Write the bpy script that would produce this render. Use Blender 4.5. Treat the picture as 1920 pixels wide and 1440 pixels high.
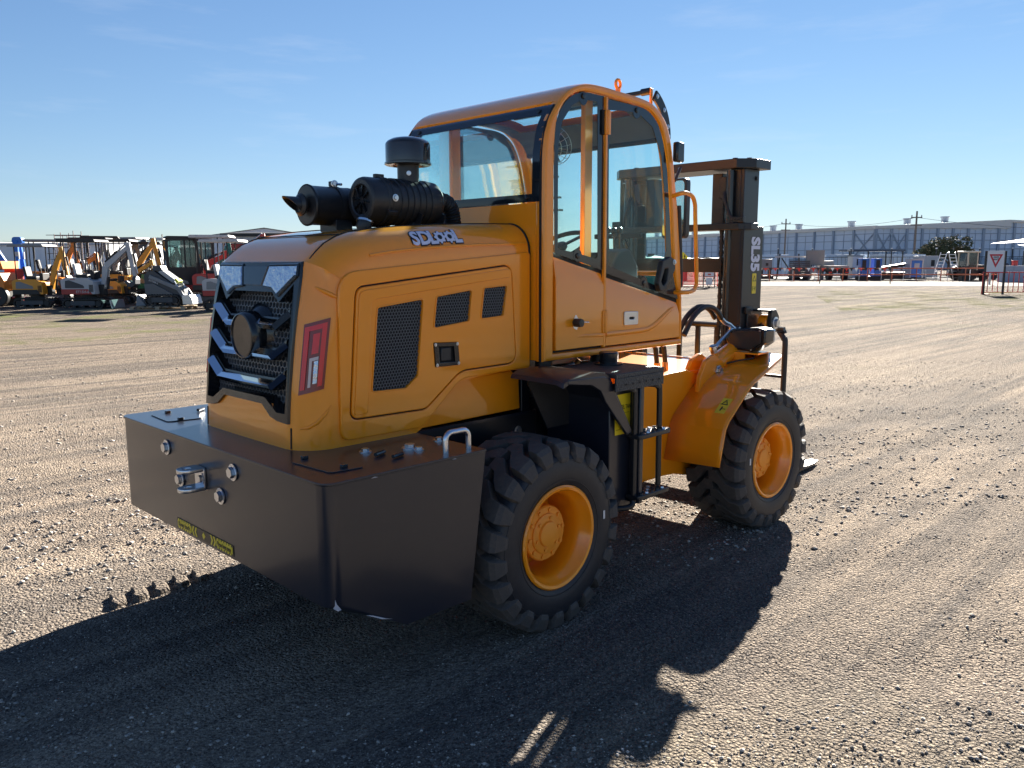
import bpy, bmesh, math, random
import numpy as np
from mathutils import Vector, Matrix, noise as mnoise
R = math.radians
PI = math.pi
for o in list(bpy.data.objects): bpy.data.objects.remove(o)
S = bpy.context.scene
COL = S.collection

# ------------------------------------------------------------------ camera, sky, sun, exposure
CAMP = Vector((-2.6113, -3.2354, 1.6397)); YAW = 0.7806; PITCH = -0.1489; ROLL = -0.0023
cam = bpy.data.cameras.new('camera'); camo = bpy.data.objects.new('camera', cam); COL.objects.link(camo)
cam.sensor_width = 36; cam.lens = 36 * 1517.34 / 1920; cam.clip_start = 0.05; cam.clip_end = 3000
_f = Vector((math.cos(PITCH) * math.cos(YAW), math.cos(PITCH) * math.sin(YAW), math.sin(PITCH)))
_r = _f.cross(Vector((0, 0, 1))).normalized(); _u = _r.cross(_f)
_r2 = _r * math.cos(ROLL) + _u * math.sin(ROLL); _u2 = _u * math.cos(ROLL) - _r * math.sin(ROLL)
camo.matrix_world = Matrix(((_r2.x, _u2.x, -_f.x, CAMP.x), (_r2.y, _u2.y, -_f.y, CAMP.y), (_r2.z, _u2.z, -_f.z, CAMP.z), (0, 0, 0, 1)))
S.camera = camo

SUN_AZ = 21.0      # degrees from +x towards +y
SUN_EL = 22.7
w = bpy.data.worlds.new('World'); S.world = w; w.use_nodes = True
nt = w.node_tree; nt.nodes.clear()
sky = nt.nodes.new('ShaderNodeTexSky'); sky.sky_type = 'NISHITA'; sky.sun_disc = False
sky.sun_elevation = R(SUN_EL); sky.sun_rotation = R(90 - SUN_AZ); sky.altitude = 20
sky.air_density = 1.0; sky.dust_density = 0.0; sky.ozone_density = 2.2
bg = nt.nodes.new('ShaderNodeBackground'); bg.inputs['Strength'].default_value = 0.05
out = nt.nodes.new('ShaderNodeOutputWorld')
# thin high cloud low over the left of the yard
tc = nt.nodes.new('ShaderNodeTexCoord'); mp = nt.nodes.new('ShaderNodeMapping'); mp.inputs['Scale'].default_value = (2.2, 2.2, 16)
nz = nt.nodes.new('ShaderNodeTexNoise'); nz.inputs['Scale'].default_value = 2.3; nz.inputs['Detail'].default_value = 7; nz.inputs['Roughness'].default_value = 0.62
rp = nt.nodes.new('ShaderNodeValToRGB'); rp.color_ramp.elements[0].position = 0.55; rp.color_ramp.elements[1].position = 0.80
rp.color_ramp.elements[1].color = (0.16, 0.16, 0.16, 1)
mx = nt.nodes.new('ShaderNodeMixRGB'); mx.inputs['Color2'].default_value = (3.3, 3.6, 4.1, 1)
nt.links.new(tc.outputs['Generated'], mp.inputs['Vector']); nt.links.new(mp.outputs['Vector'], nz.inputs['Vector'])
nt.links.new(nz.outputs['Fac'], rp.inputs['Fac']); nt.links.new(rp.outputs['Color'], mx.inputs['Fac'])
# white balance of the sky and a soft shoulder for its brightest part, the same in every direction
ti = nt.nodes.new('ShaderNodeVectorMath'); ti.operation = 'MULTIPLY'; ti.inputs[1].default_value = (0.405, 0.495, 0.66)
dv = nt.nodes.new('ShaderNodeVectorMath'); dv.operation = 'MULTIPLY_ADD'; dv.inputs[1].default_value = (0.085, 0.085, 0.085); dv.inputs[2].default_value = (1, 1, 1)
dd_ = nt.nodes.new('ShaderNodeVectorMath'); dd_.operation = 'DIVIDE'
nt.links.new(sky.outputs['Color'], ti.inputs[0]); nt.links.new(ti.outputs[0], dv.inputs[0]); nt.links.new(ti.outputs[0], dd_.inputs[0]); nt.links.new(dv.outputs[0], dd_.inputs[1])
nt.links.new(dd_.outputs[0], mx.inputs['Color1']); nt.links.new(mx.outputs['Color'], bg.inputs['Color'])
nt.links.new(bg.outputs['Background'], out.inputs['Surface'])
sl = bpy.data.lights.new('sun', 'SUN'); sl.energy = 5.0; sl.angle = R(0.55); sl.color = (1.0, 0.93, 0.82)
so = bpy.data.objects.new('sun', sl); COL.objects.link(so)
sd = Vector((math.cos(R(SUN_EL)) * math.cos(R(SUN_AZ)), math.cos(R(SUN_EL)) * math.sin(R(SUN_AZ)), math.sin(R(SUN_EL))))
so.rotation_euler = sd.to_track_quat('Z', 'Y').to_euler(); so.location = sd * 60
S.view_settings.view_transform = 'Standard'; S.view_settings.look = 'None'
S.view_settings.gamma = 1.0; S.view_settings.use_curve_mapping = False
S.view_settings.exposure = 2.36
S.render.engine = 'CYCLES'
S.cycles.max_bounces = 8; S.cycles.transparent_max_bounces = 24

# ------------------------------------------------------------------ materials
MATS = {}
def mat(name, color, rough=0.5, metal=0.0, coat=0.0, vary=0.0, vscale=6.0, bump=0.0, bscale=80.0, emit=None, dust=0.0, spec=0.5, coat_rough=0.05):
    if name in MATS: return MATS[name]
    m = bpy.data.materials.new(name); m.use_nodes = True; n = m.node_tree.nodes; l = m.node_tree.links
    b = n['Principled BSDF']
    b.inputs['Base Color'].default_value = (*color, 1); b.inputs['Roughness'].default_value = rough
    b.inputs['Metallic'].default_value = metal; b.inputs['Coat Weight'].default_value = coat; b.inputs['Coat Roughness'].default_value = coat_rough
    b.inputs['Specular IOR Level'].default_value = spec
    if vary or dust:
        t = n.new('ShaderNodeTexCoord'); nz = n.new('ShaderNodeTexNoise'); nz.inputs['Scale'].default_value = vscale
        nz.inputs['Detail'].default_value = 6; nz.inputs['Roughness'].default_value = 0.65
        l.new(t.outputs['Object'], nz.inputs['Vector'])
        mx = n.new('ShaderNodeMixRGB'); mx.inputs['Color1'].default_value = (*[c * (1 - vary) for c in color], 1)
        mx.inputs['Color2'].default_value = (*[min(1, c * (1 + vary)) for c in color], 1)
        l.new(nz.outputs['Fac'], mx.inputs['Fac']); last = mx.outputs['Color']
        if dust:
            nz2 = n.new('ShaderNodeTexNoise'); nz2.inputs['Scale'].default_value = vscale * 2.7; nz2.inputs['Detail'].default_value = 8; nz2.inputs['Roughness'].default_value = 0.7
            l.new(t.outputs['Object'], nz2.inputs['Vector'])
            cr = n.new('ShaderNodeMapRange'); cr.inputs['From Min'].default_value = 0.45; cr.inputs['From Max'].default_value = 0.8; cr.inputs['To Max'].default_value = dust
            l.new(nz2.outputs['Fac'], cr.inputs['Value'])
            m2 = n.new('ShaderNodeMixRGB'); m2.inputs['Color2'].default_value = (0.23, 0.19, 0.15, 1)
            l.new(cr.outputs['Result'], m2.inputs['Fac']); l.new(last, m2.inputs['Color1']); last = m2.outputs['Color']
            ad = n.new('ShaderNodeMath'); ad.operation = 'ADD'; ad.inputs[1].default_value = rough; l.new(cr.outputs['Result'], ad.inputs[0]); l.new(ad.outputs[0], b.inputs['Roughness'])
        l.new(last, b.inputs['Base Color'])
    if bump:
        t = n.new('ShaderNodeTexCoord'); nz = n.new('ShaderNodeTexNoise'); nz.inputs['Scale'].default_value = bscale; nz.inputs['Detail'].default_value = 4
        l.new(t.outputs['Object'], nz.inputs['Vector']); bp = n.new('ShaderNodeBump'); bp.inputs['Strength'].default_value = bump; bp.inputs['Distance'].default_value = 0.01
        l.new(nz.outputs['Fac'], bp.inputs['Height']); l.new(bp.outputs['Normal'], b.inputs['Normal'])
    if emit: b.inputs['Emission Color'].default_value = (*emit, 1); b.inputs['Emission Strength'].default_value = 1
    MATS[name] = m; return m
def glass(name, tint, refl=1.0, haze=0.0):
    m = bpy.data.materials.new(name); m.use_nodes = True; n = m.node_tree.nodes; l = m.node_tree.links; n.clear()
    o = n.new('ShaderNodeOutputMaterial'); tr = n.new('ShaderNodeBsdfTransparent'); tr.inputs['Color'].default_value = (*tint, 1)
    gl = n.new('ShaderNodeBsdfGlossy'); gl.inputs['Roughness'].default_value = 0.02; gl.inputs['Color'].default_value = (.9, .97, 1, 1)
    fr = n.new('ShaderNodeFresnel'); fr.inputs['IOR'].default_value = 1.5
    mu = n.new('ShaderNodeMath'); mu.operation = 'MULTIPLY'; mu.inputs[1].default_value = refl; l.new(fr.outputs[0], mu.inputs[0])
    mx = n.new('ShaderNodeMixShader'); l.new(mu.outputs[0], mx.inputs[0]); l.new(tr.outputs[0], mx.inputs[1]); l.new(gl.outputs[0], mx.inputs[2])
    last = mx
    if haze:
        df = n.new('ShaderNodeBsdfDiffuse'); df.inputs['Color'].default_value = (.55, .6, .6, 1)
        m2 = n.new('ShaderNodeMixShader'); m2.inputs[0].default_value = haze; l.new(last.outputs[0], m2.inputs[1]); l.new(df.outputs[0], m2.inputs[2]); last = m2
    l.new(last.outputs[0], o.inputs[0]); MATS[name] = m; return m
YEL = mat('yellow_paint', (0.98, 0.312, 0.005), 0.38, coat=1.0, vary=0.02, vscale=3, spec=0.3, coat_rough=0.03, bump=0.05, bscale=3.5)
YELD = mat('yellow_cast', (0.88, 0.31, 0.02), 0.45, vary=0.06, dust=0.06)
GREY = mat('dark_grey_paint', (0.011, 0.015, 0.026), 0.30, coat=0.25, vary=0.05, vscale=5, dust=0.02, coat_rough=0.12)
BLKP = mat('black_gloss_plastic', (0.010, 0.012, 0.015), 0.22, coat=0.3)
BLK = mat('black_plastic', (0.020, 0.021, 0.024), 0.36, vary=0.15, bump=0.05, bscale=220)
BLKM = mat('black_mast_paint', (0.011, 0.013, 0.017), 0.34, vary=0.15)
SEAM = mat('seam_rubber', (0.006, 0.006, 0.007), 0.7)
RUB = mat('tyre_rubber', (0.014, 0.016, 0.022), 0.5, vary=0.2, vscale=10, bump=0.06, bscale=90, dust=0.08)
TREAD = mat('tyre_tread_rubber', (0.058, 0.052, 0.049), 0.75, vary=0.2, vscale=10, bump=0.2, bscale=120, dust=0.38)
CHR = mat('chrome', (0.82, 0.83, 0.85), 0.07, 1.0)
ZINC = mat('zinc_steel', (0.62, 0.65, 0.70), 0.28, 1.0, vary=0.1)
STEEL = mat('bright_steel', (0.75, 0.75, 0.76), 0.18, 1.0)
FRIT = mat('glass_frit', (0.010, 0.014, 0.020), 0.12, coat=0.4)
LENSW = mat('clear_lamp', (0.50, 0.56, 0.66), 0.10, 0.75, coat=1.0, bump=0.8, bscale=38)
MESHM = mat('mesh_grey', (0.10, 0.11, 0.125), 0.4)
LENSR = mat('red_lamp', (0.72, 0.010, 0.016), 0.2, coat=0.3)
LENSD = mat('dark_red_lamp', (0.20, 0.006, 0.010), 0.2, coat=0.3)
LENSP = mat('pale_lamp', (0.55, 0.42, 0.42), 0.2, coat=1.0)
STKY = mat('sticker_yellow', (0.80, 0.60, 0.02), 0.4)
STKB = mat('sticker_black', (0.01, 0.01, 0.01), 0.4)
STKW = mat('sticker_white', (0.66, 0.67, 0.80), 0.4)
WHT = mat('white_plain', (0.7, 0.7, 0.7), 0.4)
GL = glass('cab_glass', (0.84, 0.955, 0.955), 0.4, 0.012)
GLR = glass('rear_glass', (0.84, 0.955, 0.955), 1.6, 0.01)
HOSE = mat('hose_rubber', (0.012, 0.012, 0.013), 0.5)
COPPER = mat('brass_fitting', (0.55, 0.36, 0.18), 0.3, 1.0)
SEATM = mat('seat_vinyl', (0.03, 0.032, 0.035), 0.55)

# ------------------------------------------------------------------ mesh helpers
def finish(name, me, m, parent=None, smooth=35, bevel=0.0, seg=2, recalc=False):
    if recalc:
        bm = bmesh.new(); bm.from_mesh(me); bmesh.ops.recalc_face_normals(bm, faces=bm.faces); bm.to_mesh(me); bm.free()
    if m is not None:
        me.materials.clear(); me.materials.append(m)
    o = bpy.data.objects.new(name, me); COL.objects.link(o)
    if parent is not None: o.parent = parent
    if smooth and len(me.polygons):
        me.polygons.foreach_set('use_smooth', [True] * len(me.polygons)); me.set_sharp_from_angle(angle=R(smooth))
    if bevel:
        b = o.modifiers.new('bevel', 'BEVEL'); b.width = bevel; b.segments = seg; b.limit_method = 'ANGLE'; b.angle_limit = R(30)
        b.harden_normals = False
    return o
def crom3(P, n=5):
    o_ = []
    for i in range(len(P) - 1):
        a = P[i - 1] if i else P[0] * 2 - P[1]; b, c = P[i], P[i + 1]; d = P[i + 2] if i + 2 < len(P) else c * 2 - b
        for k in range(n):
            t = k / n; o_.append(.5 * ((2 * b) + (c - a) * t + (2 * a - 5 * b + 4 * c - d) * t * t + (3 * b - a - 3 * c + d) * t ** 3))
    return o_ + [P[-1]]
class MB:
    def __init__(s): s.v = []; s.f = []
    def add(s, vs, fs):
        k = len(s.v); s.v += [tuple(p) for p in vs]; s.f += [tuple(i + k for i in f) for f in fs]; return s
    def box(s, c, d, rot=None):
        x, y, z = d[0] / 2, d[1] / 2, d[2] / 2
        vs = [Vector(p) for p in ((-x, -y, -z), (x, -y, -z), (x, y, -z), (-x, y, -z), (-x, -y, z), (x, -y, z), (x, y, z), (-x, y, z))]
        if rot is not None: vs = [rot @ p for p in vs]
        c = Vector(c)
        return s.add([p + c for p in vs], [(0, 3, 2, 1), (4, 5, 6, 7), (0, 1, 5, 4), (1, 2, 6, 5), (2, 3, 7, 6), (3, 0, 4, 7)])
    def bx(s, x0, x1, y0, y1, z0, z1): return s.box(((x0 + x1) / 2, (y0 + y1) / 2, (z0 + z1) / 2), (abs(x1 - x0), abs(y1 - y0), abs(z1 - z0)))
    def bar(s, a, b, w_, h_, up=(0, 0, 1)):
        a = Vector(a); b = Vector(b); d = (b - a); L = d.length; d.normalize(); up = Vector(up)
        if abs(d.dot(up)) > 0.98: up = Vector((1, 0, 0))
        sdv = d.cross(up).normalized(); up = sdv.cross(d)
        rot = Matrix((d, sdv, up)).transposed()
        return s.box((a + b) / 2, (L, w_, h_), rot)
    def cyl(s, a, b, r0, r1=None, n=16, caps=True):
        r1 = r0 if r1 is None else r1
        a = Vector(a); b = Vector(b); d = (b - a).normalized(); t = Vector((0, 0, 1)) if abs(d.z) < .9 else Vector((1, 0, 0))
        u = d.cross(t).normalized(); v = d.cross(u)
        vs = [a + (u * math.cos(2 * PI * i / n) + v * math.sin(2 * PI * i / n)) * r0 for i in range(n)] + \
             [b + (u * math.cos(2 * PI * i / n) + v * math.sin(2 * PI * i / n)) * r1 for i in range(n)]
        fs = [(i, i + n, (i + 1) % n + n, (i + 1) % n) for i in range(n)]
        if caps: fs += [tuple(range(n)), tuple(range(2 * n - 1, n - 1, -1))]
        return s.add(vs, fs)
    def tube(s, pts, r, n=10, closed=False, caps=True, sm=0):
        pts = [Vector(p) for p in pts]
        if sm: pts = crom3(pts, sm)
        N = len(pts); rings = []; pu = None
        for i, p in enumerate(pts):
            a = pts[i - 1] if (i > 0 or closed) else p; b = pts[(i + 1) % N] if (i < N - 1 or closed) else p
            d = (b - a).normalized()
            if pu is None:
                t = Vector((0, 0, 1)) if abs(d.z) < .9 else Vector((1, 0, 0)); u = d.cross(t).normalized()
            else:
                u = (pu - d * pu.dot(d)).normalized()
            pu = u; v = d.cross(u); rr = r[i] if isinstance(r, (list, tuple)) else r
            rings.append([p + (u * math.cos(2 * PI * k / n) + v * math.sin(2 * PI * k / n)) * rr for k in range(n)])
        vs = [q for rg in rings for q in rg]; fs = []
        for i in range(N if closed else N - 1):
            j = (i + 1) % N
            fs += [(i * n + k, i * n + (k + 1) % n, j * n + (k + 1) % n, j * n + k) for k in range(n)]
        if caps and not closed: fs += [tuple(range(n - 1, -1, -1)), tuple((N - 1) * n + k for k in range(n))]
        return s.add(vs, fs)
    def lathe(s, prof, c, axis, n=32, closed=False):
        # prof: (r, h) ; axis unit vector
        c = Vector(c); d = Vector(axis).normalized(); t = Vector((0, 0, 1)) if abs(d.z) < .9 else Vector((1, 0, 0))
        u = d.cross(t).normalized(); v = d.cross(u); m_ = len(prof)
        vs = [c + d * h + (u * math.cos(2 * PI * i / n) + v * math.sin(2 * PI * i / n)) * max(r, 1e-5) for i in range(n) for r, h in prof]
        fs = []
        for i in range(n):
            j = (i + 1) % n
            for k in range(m_ - (0 if closed else 1)):
                k2 = (k + 1) % m_
                fs.append((i * m_ + k, i * m_ + k2, j * m_ + k2, j * m_ + k))
        return s.add(vs, fs)
    def prism(s, pts, y0, y1, plane='xz'):
        n = len(pts)
        def P(u, v, w_):
            return (u, w_, v) if plane == 'xz' else ((w_, u, v) if plane == 'yz' else (u, v, w_))
        vs = [P(u, v, y0) for u, v in pts] + [P(u, v, y1) for u, v in pts]
        return s.add(vs, [tuple(range(n)), tuple(range(2 * n - 1, n - 1, -1))] + [(i, i + n, (i + 1) % n + n, (i + 1) % n) for i in range(n)])
    def grid(s, fn, us, vs_):
        m_ = len(vs_); pts = [fn(u, v) for u in us for v in vs_]
        return s.add(pts, [(i * m_ + k, (i + 1) * m_ + k, (i + 1) * m_ + k + 1, i * m_ + k + 1) for i in range(len(us) - 1) for k in range(m_ - 1)])
    def sphere(s, c, r, n=12, m_=8, sz=1.0):
        pr = [(r * math.sin(PI * k / m_), -r * sz * math.cos(PI * k / m_)) for k in range(m_ + 1)]
        return s.lathe(pr, c, (0, 0, 1), n)
    def mesh(s, name='m'):
        me = bpy.data.meshes.new(name); me.from_pydata(s.v, [], s.f); me.update(); return me
    def build(s, name, m, parent=None, smooth=35, bevel=0.0, seg=2, recalc=True):
        return finish(name, s.mesh(name), m, parent, smooth, bevel, seg, recalc)
def fillet(pts, r, seg=5):
    out_ = []; n = len(pts)
    for i in range(n):
        p = Vector(pts[i]).to_2d(); a = Vector(pts[i - 1]).to_2d(); b = Vector(pts[(i + 1) % n]).to_2d()
        rr = r[i] if isinstance(r, (list, tuple)) else r
        d1 = a - p; d2 = b - p; l1 = d1.length; l2 = d2.length
        if rr <= 0 or l1 < 1e-6 or l2 < 1e-6: out_.append(tuple(p)); continue
        d1 /= l1; d2 /= l2; ang = math.acos(max(-1, min(1, d1.dot(d2))))
        if ang > PI - .08: out_.append(tuple(p)); continue
        t = min(rr / math.tan(ang / 2), l1 * .49, l2 * .49)
        s0 = p + d1 * t; s1 = p + d2 * t
        for k in range(seg + 1):
            q = k / seg; out_.append(tuple(s0 * (1 - q) ** 2 + p * 2 * q * (1 - q) + s1 * q * q))
    return out_
def curve_mesh(outlines, thick, bevel=0.0, res=1):
    cu = bpy.data.curves.new('c', 'CURVE'); cu.dimensions = '2D'; cu.fill_mode = 'BOTH'
    cu.extrude = max(thick / 2 - bevel, 0.0); cu.bevel_depth = bevel; cu.bevel_resolution = res
    if bevel: cu.offset = -bevel
    for ol in outlines:
        sp = cu.splines.new('POLY'); sp.points.add(len(ol) - 1); sp.use_cyclic_u = True
        for i, (u, v) in enumerate(ol): sp.points[i].co = (u, v, 0, 1)
    o = bpy.data.objects.new('c', cu); me = bpy.data.meshes.new_from_object(o)
    bpy.data.objects.remove(o); bpy.data.curves.remove(cu); return me
def orient(me, plane, at):
    M = {'xz': Matrix(((1, 0, 0, 0), (0, 0, -1, at), (0, 1, 0, 0), (0, 0, 0, 1))),
         'xz+': Matrix(((1, 0, 0, 0), (0, 0, 1, at), (0, 1, 0, 0), (0, 0, 0, 1))),
         'yz': Matrix(((0, 0, 1, at), (1, 0, 0, 0), (0, 1, 0, 0), (0, 0, 0, 1))),
         'xy': Matrix(((1, 0, 0, 0), (0, 1, 0, 0), (0, 0, 1, at), (0, 0, 0, 1)))}[plane]
    me.transform(M); return me
def plate(name, outlines, plane, at, thick, m, parent=None, bevel=0.0, smooth=30):
    """flat plate with holes; centred on the plane coordinate at"""
    if isinstance(outlines[0][0], (int, float)): outlines = [outlines]
    me = orient(curve_mesh(outlines, thick, bevel), plane, at)
    return finish(name, me, m, parent, smooth, 0, 2, True)
def text_mesh(txt, size, off=0.0, ext=0.0008, sx=1.0, center=True, shear=0.0):
    cu = bpy.data.curves.new('t', 'FONT'); cu.body = txt; cu.size = size; cu.offset = off; cu.extrude = ext; cu.shear = shear
    cu.align_x = 'CENTER' if center else 'LEFT'; cu.align_y = 'CENTER'; cu.resolution_u = 3
    o = bpy.data.objects.new('t', cu); me = bpy.data.meshes.new_from_object(o); bpy.data.objects.remove(o); bpy.data.curves.remove(cu)
    me.transform(Matrix.Diagonal((sx, 1, 1, 1))); return me
def frame_mesh(me, origin, ux, uy):
    ux = Vector(ux).normalized(); uy = Vector(uy).normalized(); uz = ux.cross(uy)
    M = Matrix.Identity(4)
    for i in range(3): M[i][0] = ux[i]; M[i][1] = uy[i]; M[i][2] = uz[i]; M[i][3] = origin[i]
    me.transform(M); return me
def empty(name, loc=(0, 0, 0), rz=0.0):
    o = bpy.data.objects.new(name, None); COL.objects.link(o); o.location = loc; o.rotation_euler = (0, 0, rz); o.empty_display_size = .3; return o
def tag(o, label, cat, group=None):
    o['label'] = label; o['category'] = cat
    if group: o['group'] = group
    return o
def struct(o): o['kind'] = 'structure'; return o
def inst(o, name, matrix, parent):
    c = bpy.data.objects.new(name, o.data); COL.objects.link(c); c.parent = parent; c.matrix_local = matrix; return c
def copy_tree(o, parent=None):
    c = o.copy(); COL.objects.link(c); c.parent = parent
    for ch in list(o.children): copy_tree(ch, c)
    return c
def arc(cx, cz, r, a0, a1, n): return [(cx + r * math.cos(R(a0 + (a1 - a0) * i / n)), cz + r * math.sin(R(a0 + (a1 - a0) * i / n))) for i in range(n + 1)]
def crom(pts, n=4):
    P = [Vector(p).to_2d() for p in pts]; o_ = []
    for i in range(len(P) - 1):
        a = P[i - 1] if i else P[0] * 2 - P[1]; b, c = P[i], P[i + 1]; d = P[i + 2] if i + 2 < len(P) else c * 2 - b
        for k in range(n):
            t = k / n; q = .5 * ((2 * b) + (c - a) * t + (2 * a - 5 * b + 4 * c - d) * t * t + (3 * b - a - 3 * c + d) * t ** 3); o_.append((q.x, q.y))
    return o_ + [tuple(P[-1])]
def lerp_tab(tab, t):
    if t <= tab[0][0]: return tab[0][1]
    for (a, b), (c, d) in zip(tab, tab[1:]):
        if t <= c: return b + (d - b) * (t - a) / (c - a)
    return tab[-1][1]

# ================================================================== THE FORKLIFT (x forward, y left, rear axle at x=0)
FL = empty('rough_terrain_forklift')
tag(FL, 'yellow articulated rough terrain forklift with glazed cab, black mast and grey counterweight', 'forklift')
def bolt_mesh(r=0.018, h=0.016):
    mb = MB(); mb.lathe([(0, .0), (r * 1.55, .0), (r * 1.55, .004), (r * 1.05, .005)], (0, 0, 0), (0, 0, 1), 16)
    mb.cyl((0, 0, .004), (0, 0, h), r, r * .98, 6); me = mb.mesh('bolt')
    return me
def put(name, me, m, loc, normal, parent, scale=1.0, spin=0.0):
    if not me.materials: me.materials.append(m)
    o = bpy.data.objects.new(name, me); COL.objects.link(o); o.parent = parent
    q = Vector(normal).to_track_quat('Z', 'Y').to_matrix().to_4x4()
    o.matrix_local = Matrix.Translation(loc) @ q @ Matrix.Rotation(spin, 4, 'Z') @ Matrix.Scale(scale, 4); return o
BOLT = bolt_mesh(); BOLTY = bolt_mesh(); BOLTK = bolt_mesh()

# ---- counterweight
CW = MB()
ymx = .915; rr = .06
def cw_sec(z, inset=0.0):
    pl = [(-1.173 + inset, -ymx), (-1.173 + inset, ymx), (-.42, ymx), (-.42, -ymx)]
    return fillet(pl, [rr, rr, 0, 0], 6)
top = cw_sec(.887); mid = cw_sec(.45)
n = len(top)
def shear(p, z):   # front edge slopes back towards the bottom
    return (p[0] - (.087 * (.887 - z) / .6 if p[0] > -.6 else 0), p[1], z)
vs = [shear(p, .887) for p in top] + [shear(p, .45) for p in mid]
low = [shear((max(p[0], -.835) if p[0] < -.6 else p[0], p[1]), .285) for p in mid]
vs += low
fs = []
for i in range(n):
    j = (i + 1) % n
    fs += [(i, j, j + n, i + n), (i + n, j + n, j + 2 * n, i + 2 * n)]
fs += [tuple(range(n)), tuple(range(3 * n - 1, 2 * n - 1, -1))]
CW.add(vs, fs)
cw = CW.build('counterweight', GREY, FL, 40, .004)
plate('top_plate', fillet([(-1.178, -ymx - .004), (-1.178, ymx + .004), (-.418, ymx + .004), (-.418, -ymx - .004)], [.06, .06, .005, .005]), 'xy', .892, .010, GREY, cw, .002)
for y, z in ((.373, .822), (-.26, .822), (-.14, .700), (.243, .700)):
    put('bolt', BOLT, ZINC, (-1.175, y, z), (-1, 0, 0), cw, 1.25, random.random())
# tow hitch: back plate with two eyed tongues and a pin bolt
hb = plate('tow_hitch', fillet([(-.012, .700), (.075, .700), (.075, .795), (-.012, .795)], .010), 'yz', -1.180, .012, ZINC, cw, .002)
for z in (.788, .707):
    pts = [(-1.178, -.010), (-1.178, .073)] + [(-1.236 + .042 * math.cos(R(a)), .0315 + .042 * math.sin(R(a))) for a in range(90, 271, 20)]
    plate('tongue', [pts, [(-1.238 + .017 * math.cos(R(a)), .0315 + .017 * math.sin(R(a))) for a in range(0, 360, 24)]], 'xy', z, .016, ZINC, hb, .002)
put('pin_bolt', BOLT, ZINC, (-1.186, .008, .748), (-1, 0, 0), hb, .9)
CHIP = mat('bare_metal_chip', (.42, .45, .52), .5)
for pts in ([(-1.155, .450), (-1.147, .458), (-1.146, .480), (-1.140, .462), (-1.122, .436), (-1.135, .434)], [(-1.02, .383), (-.99, .372), (-.93, .341), (-.90, .330), (-.95, .345)], [(-.60, .884), (-.585, .887), (-.575, .883)], [(-.98, .883), (-.965, .887), (-.95, .882)]):
    MB().prism(pts, -.9156, -.9146).build('paint_chip', CHIP, cw, 0)
# lifting lids on the top plate with small handles, loose fixings, grab handle
for sgn in (-1, 1):
    lid = plate('hatch_lid', fillet([(-1.09, sgn * .56), (-1.075, sgn * .80), (-.94, sgn * .82), (-.93, sgn * .53)], .02), 'xy', .8995, .004, GREY, cw, .001)
    for x, y in ((-1.03, .555), (-1.0, .775)):
        MB().bx(x - .012, x + .012, sgn * y - .010, sgn * y + .010, .901, .914).build('catch', BLKP, lid, 35, .002)
for x, y, a in ((-.785, -.70, 20), (-.755, -.775, 15), (-.845, .745, 40)):
    c, s_ = math.cos(R(a)), math.sin(R(a))
    MB().tube([(x - .03 * c, y - .03 * s_, .906), (x + .03 * c, y + .03 * s_, .906)], .008, 8).build('rubber_plug', BLKP, cw)
for x, y, k in ((-.79, -.61, .9), (-.63, -.69, 1.2), (-.62, -.735, .8), (-.40 - .05, -.66, .9)):
    put('lid_bolt', BOLT, ZINC, (x, y, .897), (0, 0, 1), cw, k, k)
MB().tube([(-.577, -.85, .89), (-.577, -.85, .945)] + [(-.577 + .03 - .03 * math.cos(R(a)), -.85, .945 + .03 * math.sin(R(a))) for a in (20, 45, 70, 90)] +
          [(-.455 - .03 + .03 * math.cos(R(a)), -.85, .945 + .03 * math.sin(R(a))) for a in (90, 70, 45, 20, 0)] + [(-.455, -.85, .89)], .012, 12).build('grab_handle', ZINC, cw)
# warning tape
tp = MB()
tape = MB().bx(-1.1755, -1.1735, -.225, .312, .463, .509).build('warning_tape', STKB, cw, 0)
def tape_piece(pts, name='yellow_mark', m=STKY, d=-1.1765): return MB().prism(pts, d, d + .0012, 'yz').build(name, m, tape, 0)
for y0, y1 in ((.165, .305), (-.218, -.075)):
    tape_piece([(y0, .472), (y0, .500), (y1, .500), (y1, .472)])
    k = 0
    for i in range(6):
        yy = y0 + .012 + i * (y1 - y0 - .02) / 5.5
        for zz in (.504, .468): tape_piece([(yy, zz - .004), (yy, zz + .004), (yy + .013, zz + .004), (yy + .013, zz - .004)])
for i, c in enumerate((.135, .108)): tape_piece([(c, .465), (c + .013, .465), (c + .025, .486), (c + .013, .507), (c, .507), (c + .012, .486)])
for i, c in enumerate((-.045, -.018)): tape_piece([(c, .465), (c - .013, .465), (c - .025, .486), (c - .013, .507), (c, .507), (c - .012, .486)])
tape_piece([(.045, .470), (.060, .486), (.045, .502), (.030, .486)])
for t, c, sx in (('Keep back', .235, .92), ('Please keep away', -.147, .58)):
    finish('lettering', frame_mesh(text_mesh(t, .030, .0002, .0004, sx), (-1.1785, c, .486), (0, -1, 0), (0, 0, 1)), STKB, tape, 0)

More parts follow.
